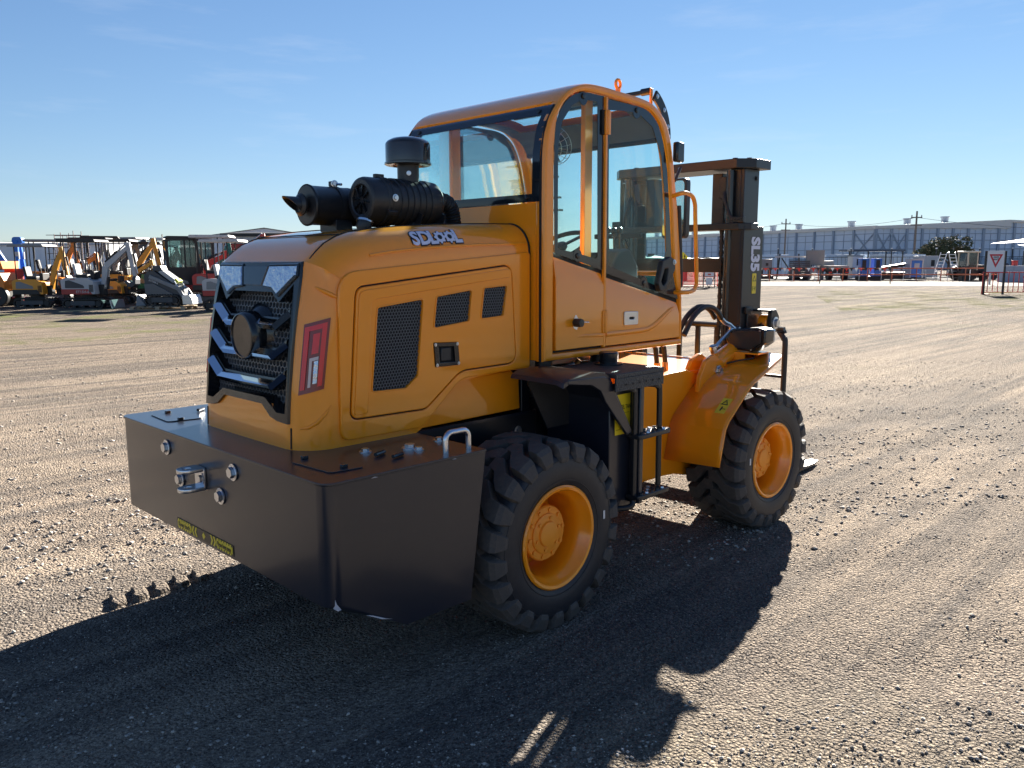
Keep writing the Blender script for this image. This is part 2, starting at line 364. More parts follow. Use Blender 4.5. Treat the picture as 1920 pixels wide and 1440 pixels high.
# ---- rear chassis frame, axles and underbody
ch = MB()
for s_ in (-1, 1):
    ch.bx(-.55, .40, s_ * .40, s_ * .43, .60, .893); ch.bx(.30, .95, s_ * .36, s_ * .40, .45, .95)
ch.bx(-.5, .3, -.40, .40, .50, .60); ch.bx(.35, .9, -.30, .30, .55, 1.08)
ch.bx(.30, .36, -.42, .42, .62, 1.10)
chassis = ch.build('rear_frame', BLKM, FL, 35, .006)
MB().bx(-.54, .33, -.436, -.430, .878, .892).build('frame_flange', GREY, chassis, 0)
put('frame_bolt', BOLT, ZINC, (.26, -.432, .80), (0, -1, 0), chassis, .9)
put('frame_bolt', BOLT, ZINC, (.47, -.402, .62), (0, -1, 0), chassis, 1.2)
ax = MB(); ax.cyl((0, -.75, .433), (0, .75, .433), .075, n=20); ax.sphere((0, 0, .433), .19, 20, 12); ax.cyl((2.0, -.75, .433), (2.0, .75, .433), .075, n=20); ax.sphere((2.0, 0, .433), .19, 20, 12)
ax.cyl((.1, 0, .5), (1.9, 0, .5), .04, n=12)
ax.build('axle_assembly', BLKM, FL)
ar = MB(); ar.bx(.80, 1.15, -.16, .16, .60, .70); ar.bx(.80, 1.15, -.16, .16, .86, .95); ar.cyl((1.0, 0, .55), (1.0, 0, 1.0), .05, n=16)
ar.build('articulation_joint', BLKM, FL, 35, .004)
for k, (a, b, r_) in enumerate((((.35, -.34, .93), (.9, -.20, 1.02), .016), ((.35, -.30, .98), (.95, -.1, .96), .014), ((.4, -.38, .80), (.60, -.42, .55), .005))):
    a = Vector(a); b = Vector(b); MB().tube([a, a.lerp(b, .3) + Vector((0, 0, .05)), a.lerp(b, .7) + Vector((0, 0, -.02)), b], r_, 8).build('hydraulic_line', HOSE, FL)

# ---- wheels
YO = .96; TW = .36; RT = .433
def tyre_meshes():
    pr = [(.232, .075), (.222, .06), (.222, .0)]
    side = [(.232, .165), (.245, .176), (.275, .186), (.31, .189), (.345, .185), (.368, .177), (.380, .160), (.386, .12), (.389, .06), (.390, 0)]
    prof = side + [(r, -h) for r, h in reversed(side[:-1])]
    t = MB(); t.lathe(prof, (0, 0, 0), (0, 1, 0), 72)
    for rr_ in (.262, .352):   # moulded rings on the walls
        for s_ in (-1, 1):
            t.tube([(rr_ * math.cos(2 * PI * i / 72), s_ * lerp_tab([(.232, .165), (.245, .176), (.275, .186), (.31, .189), (.345, .185), (.368, .177)], rr_), rr_ * math.sin(2 * PI * i / 72)) for i in range(72)], .0028, 5, closed=True)
    tm = t.mesh('tyre')
    rim = MB()
    rp_ = [(.236, .168), (.238, .176), (.230, .183), (.218, .180), (.212, .170), (.208, .150), (.196, .140), (.188, .10), (.186, .03), (.192, -.02), (.20, -.06), (.14, -.065), (.12, -.05)]
    rim.lathe(rp_, (0, 0, 0), (0, -1, 0), 56); rim.lathe([(.236, .12), (.19, .02), (.236, -.17), (.20, -.17), (.19, -.06)], (0, 0, 0), (0, -1, 0), 48)
    rm = rim.mesh('rim')
    hub = MB(); hub.lathe([(.128, -.02), (.128, .055), (.122, .062), (.094, .063), (.093, .070), (.088, .073), (.060, .074), (.056, .084), (.050, .086), (0, .087)], (0, 0, 0), (0, -1, 0), 40)
    hm = hub.mesh('hub')
    # tread lug : stations (y from centre to shoulder, offset along circumference, half width, r top, r foot)
    st = [(-.012, -.100, .030, .430, .390), (.040, -.092, .038, .433, .390), (.075, -.048, .043, .433, .390), (.108, -.012, .044, .4325, .388), (.165, .0, .043, .430, .376), (.184, .002, .040, .412, .36), (.194, .003, .031, .366, .34), (.190, .003, .026, .347, .336)]
    lugs = []
    for s_ in (-1, 1):
        vs = []; fs = []
        for (y, off, hw, rt, rb) in st:
            for dr, k in ((rb, 1.12), (rt, 1.0), (rt, -1.0), (rb, -1.12)):
                a = -(off / RT) * -1.0 + (hw * k) / RT
                yy = y if dr == rt or y < .18 else y - .012
                vs.append((dr * math.cos(a), s_ * yy, dr * math.sin(a)))
        for i in range(len(st) - 1):
            for k in range(3): fs.append((i * 4 + k, i * 4 + k + 1, i * 4 + 5 + k, i * 4 + 4 + k))
        L = len(st) - 1
        fs += [(0, 1, 2, 3), (L * 4 + 3, L * 4 + 2, L * 4 + 1, L * 4)]
        m_ = MB(); m_.add(vs, fs); me = m_.mesh('tread_lug'); me.materials.append(TREAD)
        bm = bmesh.new(); bm.from_mesh(me); bmesh.ops.recalc_face_normals(bm, faces=bm.faces)
        bmesh.ops.bevel(bm, geom=[e for e in bm.edges if e.calc_face_angle(0) > R(40)], offset=.0015, segments=1, affect='EDGES')
        bm.to_mesh(me); bm.free(); lugs.append(me)
    return tm, rm, hm, lugs
TM, RM, HM, LUGS = tyre_meshes()
for me, m in ((TM, RUB), (RM, YEL), (HM, YELD)):
    me.materials.append(m); bm = bmesh.new(); bm.from_mesh(me); bmesh.ops.recalc_face_normals(bm, faces=bm.faces); bm.to_mesh(me); bm.free()
    me.polygons.foreach_set('use_smooth', [True] * len(me.polygons)); me.set_sharp_from_angle(angle=R(40))
STKM = None
def wheel(x, side, spin, steer=0.0):
    # side -1: right wheel (outer face towards -y)
    we = empty('wheel', (x, side * (YO - TW / 2 - .009), RT - .006)); we.parent = FL
    we.rotation_euler = (0, 0, steer)
    Mf = Matrix.Identity(4) if side < 0 else Matrix.Rotation(PI, 4, 'Z')
    def ob(name, me, M):
        o = bpy.data.objects.new(name, me); COL.objects.link(o); o.parent = we; o.matrix_local = M; return o
    ob('tyre', TM, Mf); ob('rim', RM, Mf); ob('hub', HM, Mf @ Matrix.Translation((0, -.030, 0)))
    for k in range(10):
        a = 2 * PI * k / 10 + spin
        put('wheel_bolt', BOLTY, YELD, Mf @ Vector((.108 * math.cos(a), -.030 - .060, .108 * math.sin(a))), Mf.to_3x3() @ Vector((0, -1, 0)), we, .62)
    for k in range(6):
        a = 2 * PI * k / 6 + spin + .2
        put('hub_bolt', BOLTY, YELD, Mf @ Vector((.074 * math.cos(a), -.030 - .072, .074 * math.sin(a))), Mf.to_3x3() @ Vector((0, -1, 0)), we, .5)
    N = 22
    for k in range(N):
        for q, lm in enumerate(LUGS):
            th = 2 * PI * (k + (.5 if q else 0)) / N + spin
            ob('tread_lug', lm, Matrix.Rotation(-th, 4, 'Y'))
    st = MB().box((0, 0, 0), (.012, .0015, .040)); s_ = st.build('bar_code_tag', WHT, we, 0)
    a = R(8 if x < 1 else 172); rr_ = .30
    s_.matrix_local = Mf @ Matrix.Translation((rr_ * math.cos(a), -.1905, rr_ * math.sin(a)))
    vl = MB().tube([(.17 * math.cos(2.2), .02, .17 * math.sin(2.2)), (.165 * math.cos(2.2), -.05, .165 * math.sin(2.2))], .006, 8).build('valve', BLK, we); vl.matrix_local = Mf
    return we
wheel(0, -1, .10); wheel(0, 1, .4); wheel(2.0, -1, .05, -.03); wheel(2.0, 1, .3, -.03)

# ---- hood
HW = .47; HR = .14
def xrc(z): s_ = (z - .9) / .725; return -.985 + .02 * s_ + .085 * s_ * s_
ZST = [.897, .93, 1.0, 1.03, 1.07, 1.15, 1.25, 1.35, 1.45, 1.52, 1.58, 1.615, 1.645]
OUTL = [(xrc(z), z, 1) for z in ZST] + [(-.825, 1.690, 1), (-.785, 1.720, 1), (-.73, 1.745, 1), (-.66, 1.766, 1), (-.55, 1.783, 1), (-.40, 1.798, 1), (-.2, 1.812, 1), (0, 1.821, 1), (.15, 1.826, 1), (.30, 1.829, 1)]
OUTL += [(.302, 1.70, 0), (.302, 1.12, 0), (.1, 1.118, 0), (-.115, 1.105, 0), (-.165, 1.095, 0), (-.215, 1.067, 0), (-.36, .935, 0), (-.385, .915, 0), (-.42, .897, 0), (-.8, .897, 0)]
ZTOP = [(p[0], p[1]) for p in OUTL[12:23]]
def onorm(i):
    a = Vector(OUTL[i - 1][:2]); b = Vector(OUTL[(i + 1) % len(OUTL)][:2]); d = (b - a).normalized(); return Vector((-d.y, d.x))
NRM = [onorm(i) for i in range(len(OUTL))]; NRM[22] = Vector((0, 1)); NRM[0] = Vector((-1, 0))
yh = [0, .12, .24, .33, .35, .375, .40, .422, .440, .454, .463, .468, .47]
ys = [-y for y in reversed(yh[1:])] + yh
hd = MB(); vs = []; fs = []
for y in ys:
    s_ = max(0, (abs(y) - (HW - HR)) / HR); e = HR * (1 - math.sqrt(max(0, 1 - s_ * s_)))
    for (x, z, wgt), nn in zip(OUTL, NRM):
        if wgt and abs(y) < .37 and z < 1.66: bow = .004 * (1 - (y / .37) ** 2)
        else: bow = 0
        # keep the shoulder's front end square to the cab
        px, pz = x - nn.x * e * wgt - bow, z - nn.y * e * wgt
        vs.append((px, y, pz))
NO = len(OUTL)
for a in range(len(ys) - 1):
    ym = max(abs(ys[a]), abs(ys[a + 1]))
    for i in range(NO):
        j = (i + 1) % NO
        if i < 12:
            z0, z1 = OUTL[i][1], OUTL[j][1]
            if ym <= .351 and ((ym > .241 and z0 >= 1.029 and z1 <= 1.646) or (ym <= .241 and z0 >= 1.069 and z1 <= 1.646)): continue
        fs.append((a * NO + i, a * NO + j, (a + 1) * NO + j, (a + 1) * NO + i))
fs += [tuple(range(NO - 1, -1, -1)), tuple((len(ys) - 1) * NO + i for i in range(NO))]
hd.add(vs, fs); hood = hd.build('hood', YEL, FL, 28)
def shoulder(x, v, off=0.0):      # v arc length from the top seam outwards, right side
    zt = lerp_tab(ZTOP, x); ph = v / HR
    return Vector((x, -(HW - HR + (HR + off) * math.sin(ph)), zt - HR + (HR + off) * math.cos(ph)))
def corner(ph, z, off=0.0, side=-1):  # rear corner, ph degrees from straight back
    a = R(ph); return Vector((xrc(z) + HR - (HR + off) * math.cos(a), side * (HW - HR + (HR + off) * math.sin(a)), z))
def rear(y, z, off=0.0):  # rear face, off>0 is proud (backwards)
    return Vector((xrc(z) - .004 * (1 - (y / .37) ** 2) - off + (.006 * max(0, (abs(y) - .33) / .04)), y, z))
# inside of the engine bay, dark
rad = MB().bx(-.84, -.80, -.40, .40, .93, 1.60).build('radiator_core', mat('radiator', (.03, .018, .014), .6, bump=.4, bscale=300), hood, 0)
# skirts below the side panels
for s_ in (-1, 1):
    MB().prism([(-.36, .900), (.283, .908), (.276, 1.07), (.22, 1.11), (-.14, 1.10), (-.20, 1.06)], s_ * .425, s_ * .38).build('lower_skirt', YEL, hood, 30, .006)
# raised side pressing, engine door, groove, vents
bul = fillet([(-.805, 1.602), (.298, 1.692), (.298, 1.126), (-.165, 1.112), (-.395, .919), (-.815, .921)], [.11, .02, .008, .14, .06, .05], 7)
door = fillet([(-.722, 1.542), (.165, 1.629), (.196, 1.156), (-.165, 1.151), (-.375, 1.000), (-.768, 1.005)], [.05, .055, .055, .14, .07, .04], 7)
def grow(pts, d):
    n_ = len(pts); o_ = []
    for i in range(n_):
        a = Vector(pts[i - 1]); b = Vector(pts[(i + 1) % n_]); t = (b - a)
        if t.length < 1e-9: continue
        t.normalize(); o_.append((pts[i][0] + t.y * d, pts[i][1] - t.x * d))
    return o_
def area(p): return sum(p[i - 1][0] * p[i][1] - p[i][0] * p[i - 1][1] for i in range(len(p))) / 2
def offset(pts, d): return grow(pts, d if area(pts) > 0 else -d)
VENTS = [[(-.621, 1.456), (-.382, 1.483), (-.419, 1.154), (-.485, 1.107), (-.66, 1.112)], [(-.302, 1.491), (-.096, 1.515), (-.114, 1.377), (-.321, 1.357)], [(-.016, 1.522), (.132, 1.53), (.105, 1.391), (-.037, 1.384)]]
LATCH = [(-.325, 1.289), (-.184, 1.283), (-.176, 1.18), (-.317, 1.182)]
def inside(pts, x, y):
    c = False; n_ = len(pts)
    for i in range(n_):
        x1, y1 = pts[i]; x2, y2 = pts[i - 1]
        if (y1 > y) != (y2 > y) and x < (x2 - x1) * (y - y1) / (y2 - y1) + x1: c = not c
    return c
def hexmesh(poly, pitch, hole, fn, thick, fn_in=None, grow_=0.0):
    mb = MB(); xs = [p[0] for p in poly]; zs = [p[1] for p in poly]; a = pitch / math.sqrt(3)
    j = 0; z = min(zs)
    while z < max(zs) + pitch:
        x = min(xs) + (pitch / 2 if j % 2 else 0)
        while x < max(xs) + pitch:
            if inside(poly, x, z):
                O = [(x + a * math.sin(PI / 3 * k), z + a * math.cos(PI / 3 * k)) for k in range(6)]
                I = [(x + a * hole * math.sin(PI / 3 * k), z + a * hole * math.cos(PI / 3 * k)) for k in range(6)]
                vs = [fn(*p, 0) for p in O] + [fn(*p, 0) for p in I] + [fn(*p, thick) for p in I]
                mb.add(vs, [(k, (k + 1) % 6, (k + 1) % 6 + 6, k + 6) for k in range(6)] + [(k + 6, (k + 1) % 6 + 6, (k + 1) % 6 + 12, k + 12) for k in range(6)])
            x += pitch
        z += pitch * math.sqrt(3) / 2; j += 1
    return mb
for s_ in (-1, 1):
    pl = 'xz' if s_ < 0 else 'xz+'
    plate('side_pressing', [bul, offset(door, .0035)], pl, s_ * (HW + .004), .016, YEL, hood, .006)
    plate('door_groove', offset(door, .008), pl, s_ * (HW + .0005), .003, SEAM, hood)
    ed = plate('engine_door', [offset(door, -.002)] + [fillet(v, .010, 3) for v in VENTS] + [fillet(LATCH, .006, 2)], pl, s_ * (HW + .006), .018, YEL, hood, .005)
    plate('door_step', fillet([(-.752, 1.022), (-.711, 1.528), (.155, 1.612), (.163, 1.572), (-.652, 1.490), (-.686, 1.022)], [.01, .04, .02, .015, .03, .01], 4), pl, s_ * (HW + .0155), .008, YEL, ed, .0035)
    for v in VENTS:
        vp = plate('vent_backing', offset(v, .01), pl, s_ * (HW - .0005 + .003), .002, SEAM, ed)
        if s_ < 0:
            hm_ = hexmesh(offset(v, .004), .0150, .80, lambda x, z, t: (x, -(HW + .010 - t), z), .003).build('vent_mesh', MESHM, ed, 0); hm_['kind'] = 'stuff'
        plate('vent_rim', [offset(fillet(v, .010, 3), .006), fillet(v, .010, 3)], pl, s_ * (HW + .0165), .006, YEL, ed, .0025)
    # flush latch
    lt = plate('door_latch', [fillet(LATCH, .008, 2), [(-.30, 1.272), (-.21, 1.268), (-.203, 1.197), (-.294, 1.199)]], pl, s_ * (HW + .016), .008, BLKP, ed, .002)
    plate('latch_pan', LATCH, pl, s_ * (HW + .0045), .004, SEAM, lt)
    MB().bx(-.282, -.222, s_ * (HW + .006), s_ * (HW + .014), 1.203, 1.264).build('paddle', BLK, lt, 35, .004)
    for x, z in ((-.318, 1.281), (-.190, 1.277), (-.183, 1.188), (-.310, 1.189)):
        put('latch_screw', BOLT, ZINC, (x, s_ * (HW + .020), z), (0, s_, 0), lt, .27)
# seams in the sheet metal
for s_ in (-1, 1):
    MB().tube([(x, s_ * .333, lerp_tab(ZTOP, x) + .0005) for x in [-.68 + i * .98 / 24 for i in range(25)]], .0035, 6).build('top_seam', SEAM, hood)
    MB().tube([(-.68, s_ * .333, 1.7605), (-.73, s_ * .345, 1.744), (-.785, s_ * .352, 1.717), (-.825, s_ * .357, 1.685), (-.855, s_ * .36, 1.655)], .004, 6).build('corner_seam', SEAM, hood)
    MB().tube([(rear(s_ * .371, z, .0).x, s_ * .371, z) for z in (.90, .94, .985)], .004, 6).build('bumper_seam', SEAM, hood)
    MB().tube([(.303, s_ * (HW - HR + HR * math.sin(R(a))), 1.829 - HR + HR * math.cos(R(a))) for a in range(0, 91, 10)] + [(.303, s_ * HW, 1.13)], .006, 6).build('rubber_trim', SEAM, hood)
MB().tube([(-.70, -.333, 1.757), (-.695, 0, 1.7595), (-.70, .333, 1.757)], .003, 6).build('cross_seam', SEAM, hood)
# pressed crease on the shoulder
for s_ in (-1, 1):
    pts = [shoulder(x, .178, .0) for x in [-.64 + i * .93 / 20 for i in range(21)]]
    MB().tube([(p.x, s_ * -p.y, p.z) for p in pts], .006, 8).build('shoulder_crease', YEL, hood)
    pts = [corner(ph, z, .0, s_) for ph, z in ((38, 1.545), (52, 1.53), (66, 1.515), (80, 1.50))]
    MB().tube(pts, [.003, .008, .010, .004], 8).build('corner_crease', YEL, hood)
    pts = [corner(ph, z, .0, s_) for ph, z in ((34, .985), (48, .99), (62, 1.01), (76, 1.045), (84, 1.075))]
    MB().tube(pts, [.003, .007, .008, .007, .003], 8).build('corner_crease', YEL, hood)

# ---- grille
def mir(h): return h + [(-y, z) for y, z in reversed(h) if y > 1e-6]
GO = [(0, 1.648), (.345, 1.648), (.358, 1.585), (.362, 1.5), (.368, 1.25), (.367, 1.0), (.29, 1.003), (.235, 1.015), (.168, 1.06), (0, 1.06)]
GI = [(0, 1.522), (.165, 1.522), (.228, 1.482), (.322, 1.558), (.333, 1.45), (.343, 1.25), (.343, 1.040), (.282, 1.040), (.185, 1.092), (0, 1.092)]
go = mir(GO); gi = mir(GI)
def ring_surf(outer, inner, fn, o0, o1, d_in):
    mb = MB(); n_ = len(outer)
    vs = [fn(y, z, o0 - .02) for y, z in outer] + [fn(y, z, o0) for y, z in offset(outer, -.004)] + [fn(y, z, o1) for y, z in inner] + [fn(y, z, d_in) for y, z in inner]
    for k in range(3): pass
    fs = [(k * n_ + i, k * n_ + (i + 1) % n_, (k + 1) * n_ + (i + 1) % n_, (k + 1) * n_ + i) for k in range(3) for i in range(n_)]
    return mb.add(vs, fs)
gr = ring_surf(go, gi, rear, .012, .010, -.06).build('grille_frame', BLKP, hood, 30)
hx = hexmesh(offset(gi, .004), .0275, .83, lambda y, z, t: rear(y, z, -.045 - t), .012).build('grille_mesh', MESHM, gr, 0); hx['kind'] = 'stuff'
def lamp_poly(name, pts, off, m, par, base=.0, taper=.93):
    mb = MB(); n_ = len(pts); cx = sum(p[0] for p in pts) / n_; cz = sum(p[1] for p in pts) / n_
    vs = [rear(y, z, base) for y, z in pts] + [rear(cx + (y - cx) * taper, cz + (z - cz) * taper, off) for y, z in pts]
    mb.add(vs, [tuple(range(n_ - 1, -1, -1)), tuple(range(n_, 2 * n_))] + [(i, (i + 1) % n_, (i + 1) % n_ + n_, i + n_) for i in range(n_)])
    return mb.build(name, m, par, 20)
for s_ in (-1, 1):
    P = [(s_ * y, z) for y, z in ((.118, 1.630), (.333, 1.632), (.335, 1.594), (.215, 1.512), (.165, 1.540), (.088, 1.546))]
    bz = lamp_poly('work_lamp', P, .020, LENSW, gr, .008)
    n_ = len(P); rim = MB()
    vs = [rear(*p, .011) for p in offset(P, .009)] + [rear(*p, .018) for p in offset(P, .005)] + [rear(*p, .018) for p in P] + [rear(*p, .008) for p in P]
    rim.add(vs, [(k * n_ + i, k * n_ + (i + 1) % n_, (k + 1) * n_ + (i + 1) % n_, (k + 1) * n_ + i) for k in range(3) for i in range(n_)]).build('lamp_bezel', BLKP, bz, 20)
lamp_poly('badge_panel', [(-.112, 1.630), (.112, 1.630), (.080, 1.546), (-.080, 1.546)], .017, mat('panel_blue_black', (.012, .018, .026), .15, coat=.6), gr, .008)
def chevron(pts, name='chrome_chevron'):
    n_ = len(pts); m_ = MB(); b_ = MB()
    sec = ((.021, -.006), (.000, .022), (-.021, .002)); vs = []
    for y, z in pts: vs += [rear(y, z + dz, o) for dz, o in sec]
    fs = [(i * 3 + k, i * 3 + (k + 1) % 3, (i + 1) * 3 + (k + 1) % 3, (i + 1) * 3 + k) for i in range(n_ - 1) for k in range(3)] + [(0, 1, 2), tuple((n_ - 1) * 3 + k for k in (2, 1, 0))]
    c = m_.add(vs, fs).build(name, CHR, gr, 15)
    sec = ((.033, -.055), (.031, -.030), (.028, -.010), (-.022, -.002), (-.024, -.055)); vs = []
    for y, z in pts: vs += [rear(y, z + dz, o - .004) for dz, o in sec]
    fs = [(i * 5 + k, i * 5 + (k + 1) % 5, (i + 1) * 5 + (k + 1) % 5, (i + 1) * 5 + k) for i in range(n_ - 1) for k in range(5)] + [(0, 1, 2, 3, 4), tuple((n_ - 1) * 5 + k for k in (4, 3, 2, 1, 0))]
    b_.add(vs, fs).build('chevron_ledge', BLKP, gr, 15)
for s_ in (-1, 1):
    chevron([(s_ * .06, 1.392), (s_ * .215, 1.390), (s_ * .328, 1.452)])
    chevron([(s_ * .06, 1.268), (s_ * .215, 1.266), (s_ * .330, 1.328)])
chevron([(-.335, 1.206), (-.225, 1.144), (0, 1.142), (.225, 1.144), (.335, 1.206)])
x0 = xrc(1.335)
bs = MB(); bs.lathe([(.135, .0), (.125, .012), (.104, .03), (.102, .085), (.096, .094), (.090, .096), (.088, .090), (0, .087)], (x0 + .055, 0, 1.335), (-1, 0, 0), 44)
bs.build('round_badge', BLKP, gr)

# ---- tail lamps on the rear corners
for s_ in (-1, 1):
    def patch(u0, u1, v0, v1, off, name, m, par, nu=8):
        mb = MB(); us = [u0 + (u1 - u0) * i / nu for i in range(nu + 1)]
        def sl(u): return .030 * (u - 28) / 46
        F = [corner(u, v0 + sl(u), off, s_) for u in us] + [corner(u, v1 + sl(u), off, s_) for u in us]
        B = [corner(u, v0 + sl(u), -.01, s_) for u in us] + [corner(u, v1 + sl(u), -.01, s_) for u in us]
        k = nu + 1; fs = []
        for i in range(nu):
            fs += [(i, i + 1, k + i + 1, k + i), (2 * k + i, 2 * k + i + 1, i + 1, i), (k + i, k + i + 1, 3 * k + i + 1, 3 * k + i)]
        fs += [(0, k, 3 * k, 2 * k), (nu, k + nu, 3 * k + nu, 2 * k + nu)]
        return mb.add(F + B, fs).build(name, m, par, 30)
    tl = patch(30, 70, 1.118, 1.398, .006, 'tail_lamp', LENSD, hood)
    patch(33, 40, 1.135, 1.385, .011, 'red_light_strip', LENSR, tl, 3)
    patch(59, 66, 1.135, 1.385, .011, 'red_light_strip', LENSR, tl, 3)
    patch(40, 59, 1.365, 1.385, .011, 'red_light_strip', LENSR, tl, 4)
    patch(47, 57, 1.27, 1.35, .010, 'brake_lens', LENSR, tl, 3)
    patch(45, 49, 1.14, 1.255, .012, 'indicator_strip', LENSP, tl, 2)
    patch(52, 58, 1.15, 1.24, .011, 'reversing_lens', LENSW, tl, 2)
    patch(45, 58, 1.243, 1.256, .012, 'indicator_strip', LENSP, tl, 3)

# ---- maker's lettering on the shoulder
def wrap_decal(me, name, m, x0, v0, off):
    bm = bmesh.new(); bm.from_mesh(me); bmesh.ops.triangulate(bm, faces=bm.faces)
    for _ in range(2): bmesh.ops.subdivide_edges(bm, edges=[e for e in bm.edges if e.calc_length() > .012], cuts=1)
    for v in bm.verts:
        z = v.co.z; v.co = shoulder(x0 + v.co.x, v0 - v.co.y, off + z)
    bm.to_mesh(me); bm.free(); return finish(name, me, m, hood, 0)
def gear(r, hole, off):
    o_ = []
    for k in range(8):
        a = 2 * PI * k / 8
        for da, q in ((-.22, 1.0), (-.14, 1.22), (.14, 1.22), (.22, 1.0)): o_.append(((r * q + off) * math.sin(a + da), (r * q + off) * math.cos(a + da)))
    i_ = [(max(hole - off, .004) * math.sin(2 * PI * k / 16), max(hole - off, .004) * math.cos(2 * PI * k / 16)) for k in range(16)]
    return [o_, i_]
XL = -.410; VL = .132
def decal_set(off, hgt, m, nm):
    for t, x in (('S', .024), ('D', .078), ('L', .122), ('L', .264)):
        me = text_mesh(t, .096, .0034 + off, .0003, .92, True, 0.0); me.transform(Matrix.Translation((x, 0, 0))); wrap_decal(me, nm, m, XL, VL, hgt)
    for x in (.1625, .2195):
        g = gear(.0262, .0125, off)
        me = curve_mesh([g[0]] if off > .003 else g, .0006); me.transform(Matrix.Translation((x, 0, 0))); wrap_decal(me, nm, m, XL, VL, hgt)
decal_set(.0055, .0014, STKB, 'logo_outline'); decal_set(0, .0040, STKW, 'logo_letter')

# ---- exhaust, air cleaner, pre-cleaner on the hood
ex = empty('exhaust'); ex.parent = FL
MB().lathe([(0, -.006), (.040, -.006), (.088, -.004), (.094, .004), (.096, .0), (.093, .012), (.090, .02), (.090, .21), (.091, .211), (.091, .219), (.090, .22), (.090, .43), (.094, .44), (.088, .45), (0, .45)], (-.560, .13, 1.905), (1, 0, 0), 36).build('muffler', BLK, ex)
sp = MB(); nn = 20; A = []; B = []
for k in range(nn):
    a = 2 * PI * k / nn; yy, zz = .036 * math.cos(a), .036 * math.sin(a); A.append((-.575, .13 + yy, 1.905 + zz)); B.append((-.640 - .042 * math.sin(a), .13 + yy, 1.905 + zz))
inn = [(-.60, .13 + (p[1] - .13) * .86, 1.905 + (p[2] - 1.905) * .86) for p in A]; bin_ = [(p[0] + .002, .13 + (p[1] - .13) * .88, 1.905 + (p[2] - 1.905) * .88) for p in B]
sp.add(A + B + bin_ + inn, [(q * nn + k, q * nn + (k + 1) % nn, (q + 1) * nn + (k + 1) % nn, (q + 1) * nn + k) for q in range(3) for k in range(nn)] + [tuple(3 * nn + k for k in range(nn))])
sp.build('tail_pipe', BLK, ex); MB().lathe([(.037, .0), (.050, .004), (.052, .012), (.040, .022), (.037, .024)], (-.583, .13, 1.905), (-1, 0, 0), 24).build('pipe_collar', BLK, ex)
MB().lathe([(.0915, 0), (.094, .0), (.094, .022), (.0915, .022)], (-.425, .13, 1.905), (1, 0, 0), 36).build('clamp_band', BLK, ex)
cl = MB(); cl.bx(-.428, -.402, .118, .150, 1.998, 2.022); cl.build('clamp_lug', BLK, ex, 35, .003); put('clamp_bolt', BOLT, ZINC, (-.415, .117, 2.010), (-.3, -1, 0), ex, .6)
MB().tube([(-.415, .125, 2.01), (-.40, .08, 2.005)], .006, 8).build('clamp_screw', ZINC, ex)
MB().bx(-.45, -.36, .06, .20, 1.79, 1.84).bx(-.45, -.36, .07, .074, 1.83, 1.87).build('saddle', BLK, ex, 35, .004)
ac = empty('air_cleaner'); ac.parent = FL
AY, AZ = -.075, 1.925
pr = [(0, .012), (.020, .010), (.022, .014), (.066, .014), (.068, .004), (.074, .0), (.092, .0), (.102, .006), (.106, .018), (.106, .085), (.111, .088), (.111, .10), (.106, .103), (.106, .112), (.110, .115), (.110, .128), (.106, .130)]
x = .16
while x < .36: pr += [(.104, x), (.1095, x + .003), (.1095, x + .026), (.104, x + .029)]; x += .036
pr += [(.106, .395), (.104, .412), (.092, .426), (.05, .431), (0, .431)]
MB().lathe(pr, (-.405, AY, AZ), (1, 0, 0), 44).build('canister', BLK, ac, 25)
for k in range(8):
    a = 2 * PI * k / 8 + .2; c, s_ = math.cos(a), math.sin(a)
    MB().bar((-.398, AY + .016 * c, AZ + .016 * s_), (-.398, AY + .066 * c, AZ + .066 * s_), .006, .012, (1, 0, 0)).build('cap_spoke', BLKP, ac, 0)
for a in (-150, -30, 90):
    c, s_ = math.cos(R(a)), math.sin(R(a)); MB().box((-.30, AY + .112 * c, AZ + .112 * s_), (.05, .022, .022), Matrix.Rotation(R(a), 3, 'X')).build('clip', BLK, ac, 30, .003)
put('band_bolt', BOLT, ZINC, (-.290, AY - .112, AZ + .01), (0, -1, 0), ac, .6)
MB().lathe([(.030, .0), (.036, .02), (.036, .05), (.024, .075), (.012, .085), (0, .088)], (-.385, AY - .01, AZ - .075), (-.35, -.1, -1), 20).build('dust_valve', BLK, ac)
MB().lathe([(.0365, .018), (.040, .018), (.040, .028), (.0365, .028)], (-.385, AY - .01, AZ - .075), (-.35, -.1, -1), 20).build('valve_clip', ZINC, ac)
for x in (-.16, -.02):
    MB().bx(x, x + .05, AY - .07, AY + .07, 1.80, 1.83).bar((x + .025, AY - .06, 1.80), (x + .025, AY - .095, AZ - .05), .05, .006, (1, 0, 0)).bar((x + .025, AY + .06, 1.80), (x + .025, AY + .095, AZ - .05), .05, .006, (1, 0, 0)).build('mount_foot', BLK, ac, 30)
pc = empty('pre_cleaner'); pc.parent = FL
PX = -.125
MB().lathe([(.052, 2.02), (.052, 2.10), (.056, 2.105), (.056, 2.11)], (PX, AY, 0), (0, 0, 1), 32).build('neck', BLK, pc)
MB().lathe([(.05, 2.108), (.106, 2.100), (.112, 2.104), (.112, 2.112), (.107, 2.116), (.107, 2.196), (.104, 2.204), (.096, 2.213), (.075, 2.224), (.04, 2.231), (0, 2.233)], (PX, AY, 0), (0, 0, 1), 44).build('bowl', mat('smoked_bowl', (.020, .016, .013), .16, coat=.7), pc)
put('neck_screw', BOLT, ZINC, (PX - .03, AY - .043, 2.06), (-.55, -.8, 0), pc, .4)
hp = [(.02, AY, AZ + .02), (.085, AY, AZ + .018), (.128, AY, AZ + .0), (.145, AY, AZ - .035), (.152, AY, AZ - .075), (.155, AY, AZ - .12)]
HPT = []
